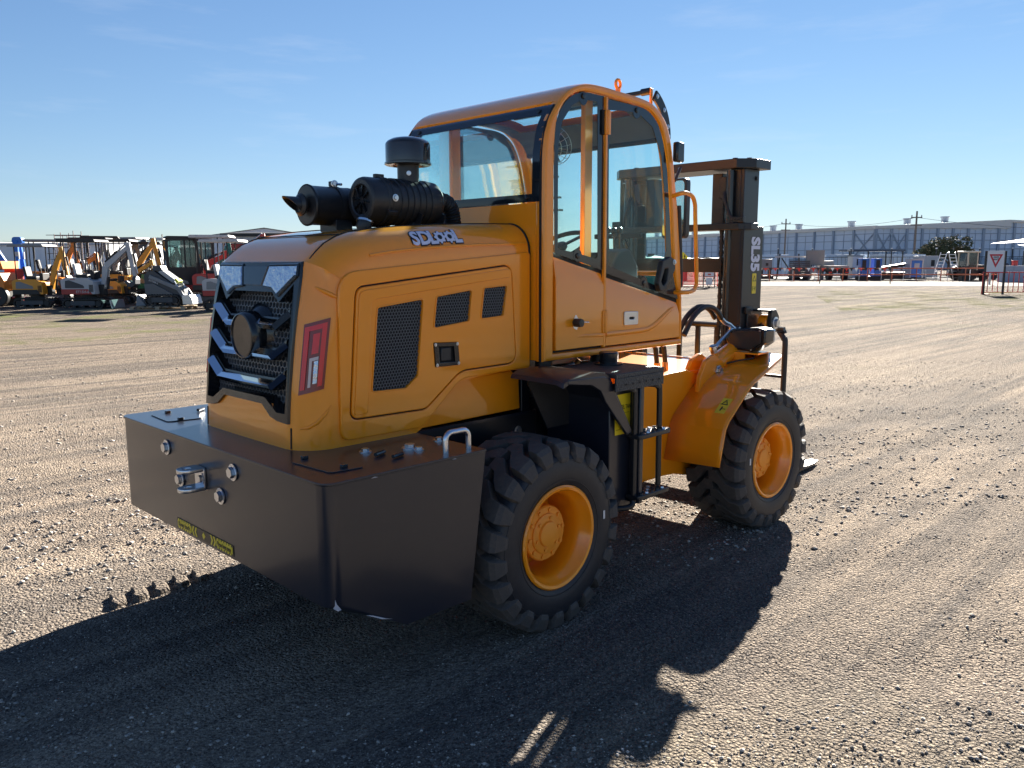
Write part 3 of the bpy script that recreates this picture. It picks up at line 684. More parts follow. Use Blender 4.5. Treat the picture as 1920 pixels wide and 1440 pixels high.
for i in range(len(hp) - 1):
    for k in range(6): HPT.append(Vector(hp[i]).lerp(Vector(hp[i + 1]), k / 6))
MB().tube(HPT, [.046 if i % 2 else .041 for i in range(len(HPT))], 18).build('intake_hose', HOSE, ac)

# ---- cab
CY = .57
CO = [(.305, 1.155), (.305, 1.95), (.310, 2.15), (.335, 2.28), (.395, 2.38), (.475, 2.462), (.585, 2.508), (.70, 2.520), (.87, 2.516), (1.08, 2.506), (1.19, 2.485), (1.285, 2.430), (1.342, 2.350), (1.385, 2.22), (1.425, 2.02), (1.455, 1.88), (1.512, 1.42), (1.525, 1.155)]
CH = [(.375, 1.192), (.375, 2.19), (.400, 2.33), (.475, 2.425), (.585, 2.472), (.74, 2.478), (1.08, 2.466), (1.185, 2.438), (1.265, 2.365), (1.332, 2.2), (1.380, 1.92), (1.420, 1.62), (1.487, 1.42), (1.497, 1.192)]
def rearx(z): return lerp_tab([(p[1], p[0]) for p in CO[:6]], z)
frontt = sorted([(p[1], p[0]) for p in CO[10:]])
def frontx(z): return lerp_tab(frontt, z)
CAB = empty('cab'); CAB.parent = FL
COS = CO[:1] + crom(CO[1:]); CHS = CH[:1] + crom(CH[1:-1]) + CH[-1:]
QO = [(.385, 1.685), (.381, 2.195), (.405, 2.330), (.48, 2.424), (.588, 2.468), (.755, 2.473), (.765, 1.602)]
QI = fillet([(.410, 1.705), (.408, 2.2), (.437, 2.312), (.51, 2.398), (.588, 2.434), (.705, 2.440), (.722, 1.655), (.56, 1.687)], .018, 3)
DO = [(.780, 1.586), (.775, 2.462), (.96, 2.462), (1.09, 2.458), (1.18, 2.430), (1.255, 2.362), (1.322, 2.2), (1.370, 1.915), (1.410, 1.615), (1.476, 1.425)]
DO = DO[:1] + crom(DO[1:])
QO = crom(QO[:6]) + QO[6:]
DI = fillet([(.812, 1.622), (.800, 2.412), (.96, 2.424), (1.06, 2.422), (1.185, 2.370), (1.275, 2.225), (1.325, 1.965), (1.345, 1.705), (1.25, 1.510)], .02, 3)
def bent(nm, xb, xt, zb, ztl, ztr, band, s_, par):
    # sheet panel whose top band leans inwards under the glass
    yo, yi, yb = s_ * (CY + .003), s_ * (CY - .020), s_ * (CY - .026); b2 = band * .55
    P = [(xb[0], yo, zb), (xb[1], yo, zb), (xt[1], yo, ztr - b2), (xt[0], yo, ztl - band), (xt[1], yi, ztr), (xt[0], yi, ztl)]
    Q = [(x, yb, z) for x, y, z in P]
    return MB().add(P + Q, [(0, 1, 2, 3), (3, 2, 4, 5), (0, 6, 7, 1), (1, 7, 8, 2), (2, 8, 10, 4), (4, 10, 11, 5), (5, 11, 9, 3), (3, 9, 6, 0), (6, 9, 8, 7), (9, 11, 10, 8)]).build(nm, YEL, par, 30, .004, 3)
for s_ in (-1, 1):
    pl = 'xz' if s_ < 0 else 'xz+'
    sf = plate('side_frame', [COS, CHS], pl, s_ * (CY - .032), .064, YEL, CAB, .014)
    # lower fixed panel and door
    plate('seal_panel', [(.372, 1.189), (.372, 1.69), (.77, 1.60), (1.48, 1.43), (1.498, 1.189)], pl, s_ * (CY - .028), .012, SEAM, CAB)
    bent('quarter_panel', (.386, .770), (.386, .764), 1.205, 1.668, 1.582, .115, s_, CAB)
    MB().tube([(.47, s_ * (CY - .003), 1.262), (.60, s_ * (CY - .003), 1.266), (.765, s_ * (CY - .006), 1.262)], [.001, .010, .016], 12).build('pressed_rib', YEL, CAB)
    dr = empty('cab_door'); dr.parent = CAB
    bent('door_panel', (.784, 1.490), (.780, 1.480), 1.200, 1.568, 1.405, .115, s_, dr)
    MB().tube([(.785, s_ * (CY - .006), 1.262), (1.10, s_ * (CY - .006), 1.264), (1.17, s_ * (CY - .007), 1.270), (1.23, s_ * (CY - .008), 1.288), (1.29, s_ * (CY - .008), 1.318), (1.36, s_ * (CY - .005), 1.355), (1.43, s_ * CY, 1.382)], [.017, .017, .018, .020, .021, .016, .002], 12).build('pressed_rib', YEL, dr)
    plate('door_edge', [(.764, 1.195), (.760, 2.470), (.775, 2.470), (.780, 1.195)], pl, s_ * (CY - .004), .018, YEL, dr, .002)
    plate('door_glass', DO, pl, s_ * (CY - .014), .005, GL, dr)
    plate('glass_border', [DO, DI], pl, s_ * (CY - .0095), .002, FRIT, dr)
    plate('quarter_glass', QO, pl, s_ * (CY - .014), .005, GL, CAB)
    plate('quarter_glass_border', [QO, QI], pl, s_ * (CY - .0095), .002, FRIT, CAB)
    plate('door_pillar', fillet([(.655, 1.615), (.655, 2.455), (.715, 2.455), (.715, 1.615)], .01, 2), pl, s_ * (CY - .06), .03, YEL, CAB, .004)
    for x, z in ((.592, 2.452), (.56, 1.672), (1.035, 2.440), (1.135, 1.525)):
        MB().lathe([(0, .010), (.013, .009), (.015, .003), (.015, 0)], (x, s_ * (CY - .009), z), (0, s_, 0), 14).build('glass_bolt', BLKP, dr if x > .77 else CAB)
        MB().lathe([(0, .0015), (.032, .0015), (.032, 0)], (x, s_ * (CY - .009), z - (.012 if z > 2 else -.004)), (0, s_, 0), 18).build('bolt_border', FRIT, dr if x > .77 else CAB)
    for z in (2.345, 1.33):
        MB().bx(.752, .795, s_ * (CY - .002), s_ * (CY + .010), z - .058, z + .058).cyl((.772, s_ * (CY + .008), z - .06), (.772, s_ * (CY + .008), z + .06), .011, n=10).build('hinge', YEL, dr, 35, .002)
    plate('hinge_pad', [(.735, 2.285), (.735, 2.405), (.757, 2.405), (.757, 2.285)], pl, s_ * (CY - .004), .010, SEAM, CAB)
    # lock plate, door pull and toggle latch
    lk = plate('lock_plate', [fillet([(.938, 1.302), (.938, 1.376), (1.064, 1.372), (1.064, 1.300)], .010, 3), fillet([(.982, 1.331), (.982, 1.345), (1.028, 1.344), (1.028, 1.330)], .005, 2)], pl, s_ * (CY + .006), .008, ZINC, dr, .002)
    plate('key_slot', [(.978, 1.327), (.978, 1.349), (1.032, 1.348), (1.032, 1.326)], pl, s_ * (CY + .0035), .002, SEAM, lk)
    plate('door_pull', [fillet([(1.262, 1.648), (1.335, 1.672), (1.385, 1.655), (1.390, 1.60), (1.30, 1.485), (1.245, 1.475), (1.222, 1.52)], .02, 3), fillet([(1.285, 1.605), (1.318, 1.605), (1.305, 1.535), (1.272, 1.505), (1.252, 1.53)], .01, 3)], pl, s_ * (CY + .012), .034, BLK, dr, .006)
    put('pull_bolt', BOLT, ZINC, (1.375, s_ * (CY + .028), 1.64), (0, s_, 0), dr, .55)
    tg = MB(); tg.lathe([(0, .052), (.020, .050), (.022, .035), (.022, .010), (.016, .0)], (.530, s_ * CY, 1.338), (0, s_, 0), 18); tgo = tg.build('toggle_latch', BLK, CAB)
    plate('latch_plate', fillet([(.512, 1.333), (.538, 1.382), (.562, 1.352), (.566, 1.325), (.546, 1.298), (.524, 1.308)], .008, 3), pl, s_ * (CY + .0005), .006, ZINC, tgo, .001)
    MB().bar((.545, s_ * (CY + .012), 1.340), (.618, s_ * (CY + .020), 1.336), .016, .006).build('latch_lever', STEEL, tgo, 30, .002)
    # tubular grab rail on the front post
    gp = [(1.385, s_ * (CY - .01), 2.010), (1.40, s_ * (CY + .05), 2.026), (1.455, s_ * (CY + .055), 2.026), (1.505, s_ * (CY + .055), 2.01), (1.532, s_ * (CY + .055), 1.965), (1.538, s_ * (CY + .055), 1.90), (1.572, s_ * (CY + .055), 1.55), (1.568, s_ * (CY + .055), 1.505), (1.545, s_ * (CY + .055), 1.478), (1.50, s_ * (CY + .055), 1.468), (1.45, s_ * (CY + .04), 1.466), (1.44, s_ * (CY - .02), 1.466)]
    MB().tube(gp, .0125, 10, sm=4).build('grab_rail', YEL, CAB)
    if s_ < 0: MB().tube([(p[0] - .05, -(CY - .02), p[2]) for p in gp[4:9]], .012, 10).build('inner_grab_rail', BLK, CAB)
# roof, rear panel, rear window
rf = MB(); top = [p for p in COS[1:] if p[1] > (2.396 if p[0] < .6 else 2.345)]; L = len(top); vs = []
yy = [-.548, -.52, -.42, 0, .42, .52, .548]
for y in yy: vs += [(x, y, z + (.004 if abs(y) < .53 else 0)) for x, z in top]
for y in yy: vs += [(x + (.02 if x < .6 else -.02 if x > 1.1 else 0), y, z - .035) for x, z in top]
o2 = len(yy) * L; fs = []
for a in range(len(yy) - 1):
    for i in range(L - 1):
        if 1 < a < 4 and top[i][0] > .86 and top[i + 1][0] < 1.21: continue
        fs += [(a * L + i, (a + 1) * L + i, (a + 1) * L + i + 1, a * L + i + 1), (o2 + a * L + i, o2 + a * L + i + 1, o2 + (a + 1) * L + i + 1, o2 + (a + 1) * L + i)]
    fs += [(a * L, (a + 1) * L, o2 + (a + 1) * L, o2 + a * L), (a * L + L - 1, o2 + a * L + L - 1, o2 + (a + 1) * L + L - 1, (a + 1) * L + L - 1)]
roof = rf.add(vs, fs).build('roof', YEL, CAB, 35)
MB().add([(.86, -.43, 2.508), (1.20, -.43, 2.49), (1.20, .43, 2.49), (.86, .43, 2.508)], [(0, 1, 2, 3)]).build('skylight', GL, roof, 0)
for x in (.95, 1.03, 1.11): MB().bar((x, -.42, 2.52), (x, .42, 2.52), .022, .014).build('skylight_bar', BLKM, roof, 0)
hl = MB()
for i in range(L - 1):
    for y0_, y1_ in ((-.535, -.43), (-.43, .43), (.43, .535)):
        if y0_ == -.43 and top[i][0] > .86 and top[i + 1][0] < 1.21: continue
        hl.add([(top[k][0] + (.024 if top[k][0] < .6 else -.024 if top[k][0] > 1.1 else 0), y, top[k][1] - .041) for k in (i, i + 1) for y in (y0_, y1_)], [(0, 1, 3, 2)])
hl.build('headlining', mat('headlining', (.10, .115, .14), .8), roof)
def rstrip(y0, y1, z0, z1, off, nz=8, th=.004):
    mb = MB(); zz = [z0 + (z1 - z0) * i / nz for i in range(nz + 1)]
    mb.grid(lambda u, v: (rearx(v) - off, u, v), [y0, y1], zz); mb.grid(lambda u, v: (rearx(v) - off + th, u, v), [y0, y1], zz); return mb
rb = rstrip(-.536, .536, 1.158, 1.925, -.004, 4, .02).build('rear_panel', YEL, CAB, 30)
for s_ in (-1, 1): MB().tube([(rearx(z) + .004, s_ * .5425, z) for z in (1.155, 1.5, 1.9, 2.1, 2.2, 2.28, 2.34, 2.385)], .010, 6).build('corner_seal', SEAM, CAB)
rw = rstrip(-.536, .536, 1.93, 2.392, .002, 14).build('rear_window', GLR, CAB, 40)
for (y0, y1, z0, z1) in ((-.536, .536, 2.345, 2.392), (-.536, .536, 1.93, 1.968), (-.536, -.488, 1.968, 2.345), (.488, .536, 1.968, 2.345)):
    rstrip(y0, y1, z0, z1, .0045, 8, .002).build('window_border', FRIT, rw, 40)
for y in (-.46, .46):
    for z in (2.366, 1.955): MB().lathe([(0, .010), (.012, .009), (.014, .0)], (rearx(z) - .004, y, z), (-1, 0, .15), 12).build('glass_bolt', BLKP, rw)
# windscreen, floor, front posts and dash
ws = MB(); zz = [1.20 + i * 1.14 / 14 for i in range(15)]; ws.grid(lambda u, v: (frontx(v) - .012, u, v), [-.50, 0, .50], zz); wso = ws.build('windscreen', GL, CAB)
for z in (2.335, 1.20): MB().bar((frontx(z) - .015, -.52, z), (frontx(z) - .015, .52, z), .05, .05).build('screen_rail', BLKM, CAB, 30, .01)
MB().bx(.31, 1.51, -.54, .54, 1.156, 1.185).build('floor_plate', BLKM, CAB)
MB().bx(1.16, 1.46, -.15, .15, 1.185, 1.60).bx(1.26, 1.44, -.22, .22, 1.60, 1.70).build('dash', BLK, CAB, 30, .02)
sw = empty('steering_wheel'); sw.parent = CAB
c0 = Vector((1.08, .02, 1.73)); nrm = Vector((-.50, 0, .87)).normalized(); u0 = Vector((.87, 0, .50)); v0 = Vector((0, 1, 0))
MB().tube([c0 + (u0 * math.cos(2 * PI * k / 32) + v0 * math.sin(2 * PI * k / 32)) * .18 for k in range(32)], .014, 8, closed=True).build('wheel_rim', BLK, sw)
for a in (90, 210, 330): MB().bar(c0, c0 + (u0 * math.cos(R(a)) + v0 * math.sin(R(a))) * .18, .025, .010, nrm).build('spoke', BLK, sw, 0)
MB().lathe([(0, .02), (.045, .015), (.05, -.01), (.03, -.03)], c0, nrm, 18).build('wheel_hub', BLK, sw); MB().cyl(c0 - nrm * .02, (1.28, .02, 1.45), .028, n=12).build('column', BLK, sw)
MB().sphere(c0 + u0 * .05 - v0 * .17 + nrm * .03, .025, 12, 8).build('spinner_knob', BLK, sw)
se = empty('seat'); se.parent = CAB
MB().bx(.42, .86, -.23, .23, 1.42, 1.54).build('cushion', SEATM, se, 35, .04, 3)
MB().box((.42, 0, 1.72), (.12, .44, .46), Matrix.Rotation(R(-8), 3, 'Y')).build('backrest', SEATM, se, 35, .04, 3)
MB().bx(.46, .82, -.18, .18, 1.185, 1.42).build('seat_base', BLK, se, 35, .01)
MB().prism(fillet([(.86, 1.19), (.86, 1.52), (.98, 1.70), (1.08, 1.72), (1.16, 1.62), (1.20, 1.19)], .05, 4), -.50, -.36).build('control_console', mat('console_grey', (.045, .05, .058), .5), CAB, 35, .012)
for x, y in ((1.02, -.40), (1.06, -.45), (1.10, -.38)):
    lv = MB().tube([(x, y, 1.66), (x - .01, y, 1.80)], .006, 8); lv.sphere((x - .01, y, 1.815), .02, 10, 6); lv.build('lever', BLK, CAB)
fn = empty('cab_fan'); fn.parent = CAB
fc = Vector((1.02, .02, 2.315)); fnn = Vector((-.75, -.25, -.35)).normalized(); fu = fnn.cross(Vector((0, 0, 1))).normalized(); fv = fnn.cross(fu)
for q, (rr_, o_) in enumerate(((.115, 0), (.10, .028), (.07, .042), (.035, .05))):
    MB().tube([fc + fnn * o_ + (fu * math.cos(2 * PI * k / 28) + fv * math.sin(2 * PI * k / 28)) * rr_ for k in range(28)], .002, 5, closed=True).build('cage_ring', ZINC, fn)
for k in range(16):
    a = 2 * PI * k / 16; d = fu * math.cos(a) + fv * math.sin(a)
    MB().tube([fc + d * .115, fc + d * .10 + fnn * .028, fc + d * .035 + fnn * .05], .0013, 4).build('cage_wire', ZINC, fn)
for k in range(4):
    a = 2 * PI * k / 4; d = fu * math.cos(a) + fv * math.sin(a); t = fnn.cross(d)
    MB().add([fc + d * .02 - t * .01, fc + d * .095 - t * .035 - fnn * .012, fc + d * .095 + t * .035 + fnn * .012, fc + d * .02 + t * .01], [(0, 1, 2, 3)]).build('fan_blade', mat('fan_blue', (.02, .04, .10), .3), fn, 0)
MB().cyl(fc - fnn * .08, fc + fnn * .01, .045, .035, 16).tube([fc - fnn * .06, fc - fnn * .08 + Vector((0, 0, .06)), Vector((1.08, .03, 2.44))], .012, 8).build('fan_motor', BLK, fn)
# wipers on the windscreen
for a, b in (((1.415, -.20, 2.11), (1.475, -.14, 1.80)),):
    MB().tube([a, b], .010, 6).build('wiper_blade', BLK, CAB)
for a, b in (((1.478, -.16, 1.80), (1.497, -.32, 1.48)), ((1.478, -.13, 1.80), (1.497, -.28, 1.46)), ((1.478, -.17, 1.80), (1.495, .05, 1.55))):
    MB().tube([a, b], .005, 6).build('wiper_arm', BLK, CAB)
MB().bar((1.46, -.30, 1.80), (1.46, .05, 1.80), .03, .03).build('wiper_motor', BLK, CAB, 30, .005)
MB().tube([(1.46, -.48, 1.575), (1.47, -.1, 1.572), (1.46, .48, 1.575)], .014, 8).build('screen_handrail', YEL, CAB)
for z in (2.28, 2.19, 2.06, 1.98): MB().bar((frontx(z) + .03, .34, z), (frontx(z) + .03, .54, z), .03, .012).build('screen_guard_bar', BLKM, CAB, 0)
# roof fittings
ey = MB(); ey.tube([(.925 + .020 * math.sin(2 * PI * k / 20), -.52, 2.563 + .022 * math.cos(2 * PI * k / 20)) for k in range(20)], .008, 8, closed=True); ey.cyl((.925, -.52, 2.508), (.925, -.52, 2.542), .014, n=10); ey.build('lifting_eye', YEL, CAB)
ey = MB(); ey.tube([(.925 + .020 * math.sin(2 * PI * k / 20), .52, 2.563 + .022 * math.cos(2 * PI * k / 20)) for k in range(20)], .008, 8, closed=True); ey.cyl((.925, .52, 2.508), (.925, .52, 2.542), .014, n=10); ey.build('lifting_eye', YEL, CAB)
lb = MB(); lb.bar((1.24, -.06, 2.575), (1.245, -.50, 2.575), .022, .022); lb.cyl((1.245, -.44, 2.576), (1.245, -.50, 2.576), .020, n=12)
lbo = lb.build('light_bar_bracket', BLKM, CAB, 30, .003)
MB().bx(1.232, 1.252, -.512, -.500, 2.47, 2.59).bx(1.375, 1.395, -.512, -.50, 2.24, 2.34).build('bracket_ear', YEL, lbo, 30, .003)
pts = arc(1.14, 2.34, .27, 62, -2, 10); pin_ = arc(1.13, 2.33, .225, -2, 62, 10)
plate('curved_arm', pts + pin_, 'xz', -.522, .014, BLKM, lbo, .002)
for a in (58, 36, 14, 2): put('arm_bolt', BOLT, ZINC, (1.137 + .248 * math.cos(R(a)), -.53, 2.337 + .248 * math.sin(R(a))), (0, -1, 0), lbo, .45)
MB().bx(1.36, 1.435, -.61, -.575, 2.198, 2.308).build('marker_lamp', BLKP, CAB, 35, .010)
for s_ in (-1, 1):
    mr = empty('wing_mirror'); mr.parent = CAB
    MB().tube([(1.43, s_ * .56, 2.10), (1.50, s_ * .60, 2.16), (1.55, s_ * .66, 2.17), (1.57, s_ * .70, 2.13)] if s_ > 0 else [(1.43, -.55, 2.10), (1.50, -.54, 2.18), (1.55, -.50, 2.18)], .009, 8).build('mirror_arm', BLK, mr)
    cx, cy = (1.58, .74) if s_ > 0 else (1.56, -.46)
    mh = MB().prism(fillet([(cy - .085, 1.78), (cy - .085, 2.13), (cy + .085, 2.13), (cy + .085, 1.78)], .03, 4), cx, cx + .05, 'yz').build('mirror_shell', BLK, mr, 35, .008)
    MB().prism(fillet([(cy - .073, 1.795), (cy - .073, 2.115), (cy + .073, 2.115), (cy + .073, 1.795)], .025, 4), cx - .003, cx + .001, 'yz').build('mirror_glass', mat('mirror_glass', (.8, .84, .84), .05, 1.0), mr, 35)

# ---- right and left mudguard, tank and steps
for s_ in (-1, 1):
    prof = [(.075, 1.118), (.11, 1.132), (.20, 1.138), (.30, 1.136), (.36, 1.128), (.405, 1.105), (.432, 1.06), (.585, .822)]
    y0, y1 = s_ * .90, s_ * .575
    mb = MB(); vs = []
    for x, z in prof: vs += [(x, y0, z - (.012 if x < .3 else 0)), (x, s_ * .86, z), (x, y1, z + .004)]
    for x, z in prof: vs += [(x - .004, y0, z - .022 - (.012 if x < .3 else 0)), (x - .010, s_ * .86, z - .020), (x - .010, y1, z - .016)]
    L = len(prof); o2 = L * 3; fs = []
    for i in range(L - 1):
        for k in range(2): fs += [(i * 3 + k, i * 3 + k + 1, i * 3 + k + 4, i * 3 + k + 3), (o2 + i * 3 + k, o2 + i * 3 + k + 3, o2 + i * 3 + k + 4, o2 + i * 3 + k + 1)]
        fs += [(i * 3, i * 3 + 3, o2 + i * 3 + 3, o2 + i * 3), (i * 3 + 2, o2 + i * 3 + 2, o2 + i * 3 + 5, i * 3 + 5)]
    fs += [(0, o2, o2 + 1, 1), (1, o2 + 1, o2 + 2, 2), (L * 3 - 3, L * 3 - 2, o2 + L * 3 - 2, o2 + L * 3 - 3), (L * 3 - 2, L * 3 - 1, o2 + L * 3 - 1, o2 + L * 3 - 2)]
    mg = mb.add(vs, fs).build('rear_mudguard', GREY, FL, 40)
    fl = MB(); fl.prism([(.10, 1.120), (.36, 1.112), (.402, 1.092), (.428, 1.052), (.582, .818), (.550, .80), (.375, .985), (.335, 1.045), (.27, 1.078), (.10, 1.10)], s_ * .903, s_ * .885)
    fl.build('mudguard_lip', GREY, mg, 30, .004)
    inn_ = MB(); inn_.prism([(.18, 1.11), (.40, 1.08), (.56, .83), (.30, .83), (.16, 1.07)], s_ * .60, s_ * .59); inn_.build('mudguard_web', BLK, mg, 30)
    TK = MB(); TK.bx(.46, .66, s_ * .86, s_ * .45, .40, 1.03); TK.bx(.62, .652, s_ * .925, s_ * .86, .44, 1.04)
    tk = TK.build('fuel_tank' if s_ < 0 else 'oil_tank', GREY, FL, 30, .006)
    stp = MB().bx(.42, .815, s_ * .925, s_ * .53, 1.095, 1.117).bx(.42, .815, s_ * .925, s_ * .915, 1.030, 1.095).bx(.805, .815, s_ * .915, s_ * .53, 1.045, 1.095).build('tank_step_plate', mat('tread_plate', (.03, .032, .036), .45, bump=.8, bscale=130), tk, 30, .003)
    for k in range(6): put('rivet', BOLTK, BLKM, (.50 + k * .055, s_ * .926, 1.06), (0, s_, 0), stp, .22)
    MB().lathe([(.075, .0), (.075, .008), (.048, .012), (.050, .060), (.046, .066), (0, .067)], (.70, s_ * .66, 1.117), (0, 0, 1), 20).build('filler_cap', BLKP, tk)
    if s_ < 0:
        st = plate('tank_sticker', [(.50, .80), (.50, 1.00), (.62, 1.00), (.62, .80)], 'xz', -.8615, .002, STKY, tk)
        for t, z, sz in (('DIESEL TANK', .935, .030), ('ATTENTION', .835, .020)):
            finish('lettering', frame_mesh(text_mesh(t, sz, .0004, .0003, .68), (.575, -.8632, z), (1, 0, 0), (0, 0, 1)), STKB, st, 0)
        finish('warning_triangle', orient(curve_mesh([[(.562, .862), (.590, .862), (.576, .886)], [(.568, .866), (.584, .866), (.576, .879)]], .0006), 'xz', -.8632), STKB, st, 0)
        for z in (.905, .825): MB().bx(.505, .615, -.8634, -.8628, z, z + .0015).build('rule', STKB, st, 0)
    ld = empty('ladder'); ld.parent = FL
    yl = s_ * .905
    MB().tube([(.535, s_ * .88, 1.035), (.565, yl, 1.030), (.590, yl, 1.015), (.602, yl, .985), (.604, yl, .5), (.600, yl, .455), (.585, yl, .435), (.55, s_ * .88, .425), (.48, s_ * .80, .423)], .0145, 10, sm=4).build('ladder_rail', BLKM, ld)
    MB().tube([(.72, s_ * .87, 1.035), (.765, yl, 1.030), (.795, yl, 1.015), (.810, yl, .98), (.815, yl, .50)], .0145, 10, sm=4).build('ladder_rail', BLKM, ld)
    for z in (.80, .49):
        tr = MB().prism(fillet([(.590, s_ * .95), (.590, s_ * .86), (.86, s_ * .86), (.86, s_ * .95)], .02, 3), z - .025, z, 'xy').build('tread', BLKM, ld, 35, .004)
        for i in range(5):
            for j in range(3): MB().lathe([(.011, .0), (.009, .007), (.0065, .007), (.006, .002)], (.63 + i * .045, s_ * (.878 + j * .028), z), (0, 0, 1), 8).build('grip_stud', ZINC if (i + j) % 3 == 0 else BLKM, tr)
# fittings between the cab and the tank
MB().cyl((.88, -.46, 1.02), (.88, -.46, 1.14), .055, n=14).cyl((.88, -.46, 1.075), (.88, -.46, 1.085), .085, n=14).build('cab_mount', BLK, FL)
MB().cyl((.42, -.46, 1.02), (.42, -.46, 1.155), .045, n=14).build('cab_mount', BLK, FL)
MB().bx(.36, .98, -.38, .38, .98, 1.10).build('valve_block', BLKM, FL, 30, .01)
for a, b in (((.55, -.39, 1.06), (.70, -.42, 1.10)), ((.62, -.40, 1.02), (.78, -.44, 1.05)), ((.72, -.40, 1.07), (.74, -.43, 1.12)), ((.50, -.40, 1.0), (.58, -.44, 1.02))):
    MB().tube([a, b], .014, 8).build('hose_fitting', COPPER if a[0] > .6 else ZINC, FL)

# ---- front frame with fenders
ff = MB()
for s_ in (-1, 1): ff.prism([(.98, .40), (.98, .955), (1.42, .985), (1.62, .99), (1.78, .93), (2.30, .93), (2.30, .30), (1.75, .30), (1.50, .36)], s_ * .55, s_ * .53)
ff.bx(1.36, 2.28, -.53, .53, .955, .975); ff.bx(.98, 1.0, -.53, .53, .40, .90); ff.bx(1.0, 2.2, -.53, .53, .36, .38); ff.bx(2.26, 2.30, -.53, .53, .30, .98)
frn = ff.build('front_frame', YEL, FL, 30, .003)
MB().bx(1.34, 1.36, -.53, .53, .90, .975).bx(1.0, 1.36, -.10, .10, .70, .80).build('frame_gusset', YEL, frn, 30)
for s_ in (-1, 1):
    # fender : sloping top, rear drop and bottom fold, wider at the outer edge
    pf = [(2.185, -.90, 1.052), (1.74, -.92, .915), (1.468, -.92, .713), (1.405, -.92, .482)]
    pin2 = [(2.215, -.555, 1.062), (1.74, -.555, .915), (1.462, -.555, .709), (1.395, -.555, .470)]
    N = 6; vs = []
    def q3(a, b, t): return tuple(Vector(a).lerp(Vector(b), t))
    rows = []
    oc = [pf[0], q3(pf[0], pf[1], .5), q3(pf[0], pf[1], .93), q3(pf[1], pf[2], .07), q3(pf[1], pf[2], .5), q3(pf[1], pf[2], .90), q3(pf[2], pf[3], .10), q3(pf[2], pf[3], .5), pf[3]]
    ic = [pin2[0], q3(pin2[0], pin2[1], .5), q3(pin2[0], pin2[1], .93), q3(pin2[1], pin2[2], .07), q3(pin2[1], pin2[2], .5), q3(pin2[1], pin2[2], .90), q3(pin2[2], pin2[3], .10), q3(pin2[2], pin2[3], .5), pin2[3]]
    for a, b in zip(ic, oc):
        rows.append([a] + [q3(a, b, t) for t in (.35, .7, .93)] + [b])
    rows[0][4] = (rows[0][4][0] - .05, rows[0][4][1] + .0, rows[0][4][2] - .016); rows[0][3] = (rows[0][3][0] + .0, rows[0][3][1], rows[0][3][2])
    K = 5; vs = []
    for rw_ in rows: vs += [(x, -s_ * y, z) for x, y, z in rw_]
    mb = MB().add(vs, [(i * K + k, i * K + k + 1, (i + 1) * K + k + 1, (i + 1) * K + k) for i in range(len(rows) - 1) for k in range(K - 1)])
    fd = mb.build('front_fender', YEL, FL, 22); so_ = fd.modifiers.new('solid', 'SOLIDIFY'); so_.thickness = .010; so_.offset = 1
    if s_ < 0:
        me = curve_mesh([[(0, 0), (.062, 0), (.062, .125), (0, .125)]], .001)
        o_ = Vector((1.665, -.86, .867)); ux = Vector((0, -1, 0)); ux = Vector((0, 1, 0)); uy = Vector((.272, 0, .202)).normalized()
        stk = finish('warning_sticker', frame_mesh(me, Vector((1.528, -.80, .770)), (0, -1, 0), uy), STKY, fd, 0)
        tri = [[(.008, .07), (.054, .07), (.031, .112)], [(.016, .075), (.046, .075), (.031, .103)]]
        finish('warning_triangle', frame_mesh(curve_mesh(tri, .001), Vector((1.5268, -.80, .7715)), (0, -1, 0), uy), STKB, stk, 0)
        finish('pictogram', frame_mesh(curve_mesh([[(.022, .02), (.030, .02), (.034, .045), (.030, .056), (.024, .048)], [(.036, .034), (.054, .034), (.054, .038), (.036, .038)]], .001), Vector((1.5268, -.80, .7715)), (0, -1, 0), uy), STKB, stk, 0)
    # tilt cylinder with its lugs
    bp = fillet([(1.64, .82), (1.655, .94), (1.72, 1.04), (1.82, 1.075), (1.925, 1.02), (1.955, .935), (1.91, .87), (1.86, .82)], .035, 4)
    for y in (.505, .605): plate('cylinder_lug', bp, 'xz', s_ * y, .030, YEL, frn, .006)
    put('pivot_bolt', BOLT, ZINC, (1.862, s_ * .624, .972), (0, s_, 0), frn, 1.15)
    plate('pin_keeper', fillet([(1.825, .962), (1.842, 1.002), (1.875, .995), (1.892, .962), (1.875, .932), (1.845, .935)], .01, 3), 'xz', s_ * .6235, .006, ZINC, frn, .001)
    tc_ = empty('tilt_cylinder'); tc_.parent = FL
    A = Vector((1.862, s_ * .555, .972)); B = Vector((2.49, s_ * .60, 1.235)); d = (B - A).normalized(); upv = Vector((0, 0, 1)) - d * d.z; upv.normalize()
    MB().cyl(A - d * .0, A + d * .45, .056, n=24).build('barrel', YEL, tc_); MB().lathe([(.058, .0), (.063, .004), (.063, .045), (.050, .05)], A + d * .42, d, 24).build('gland', YEL, tc_)
    MB().cyl(A + d * .44, B - d * .03, .026, n=16).build('rod', STEEL, tc_)
    MB().lathe([(0, -.032), (.05, -.032), (.055, -.026), (.055, .026), (.05, .032), (0, .032)], B, (0, 1, 0), 20).build('rod_eye', YEL, tc_)
    for t in (.085, .36):
        q = A + d * t; MB().cyl(q, q + upv * .075, .021, n=12).build('port_boss', YEL, tc_); MB().cyl(q + upv * .075, q + upv * .105, .024, n=6).lathe([(.026, .0), (.024, .018), (0, .020)], q + upv * .103, upv, 14).build('banjo_bolt', ZINC, tc_)
    q0 = A + d * .085 + upv * .09; q1 = A + d * .34 + upv * .13
    MB().tube([q0, q0.lerp(q1, .08) + upv * .005, q0.lerp(q1, .85) + upv * .01, q1 - upv * .02], .013, 10).build('steel_pipe', STEEL, tc_)
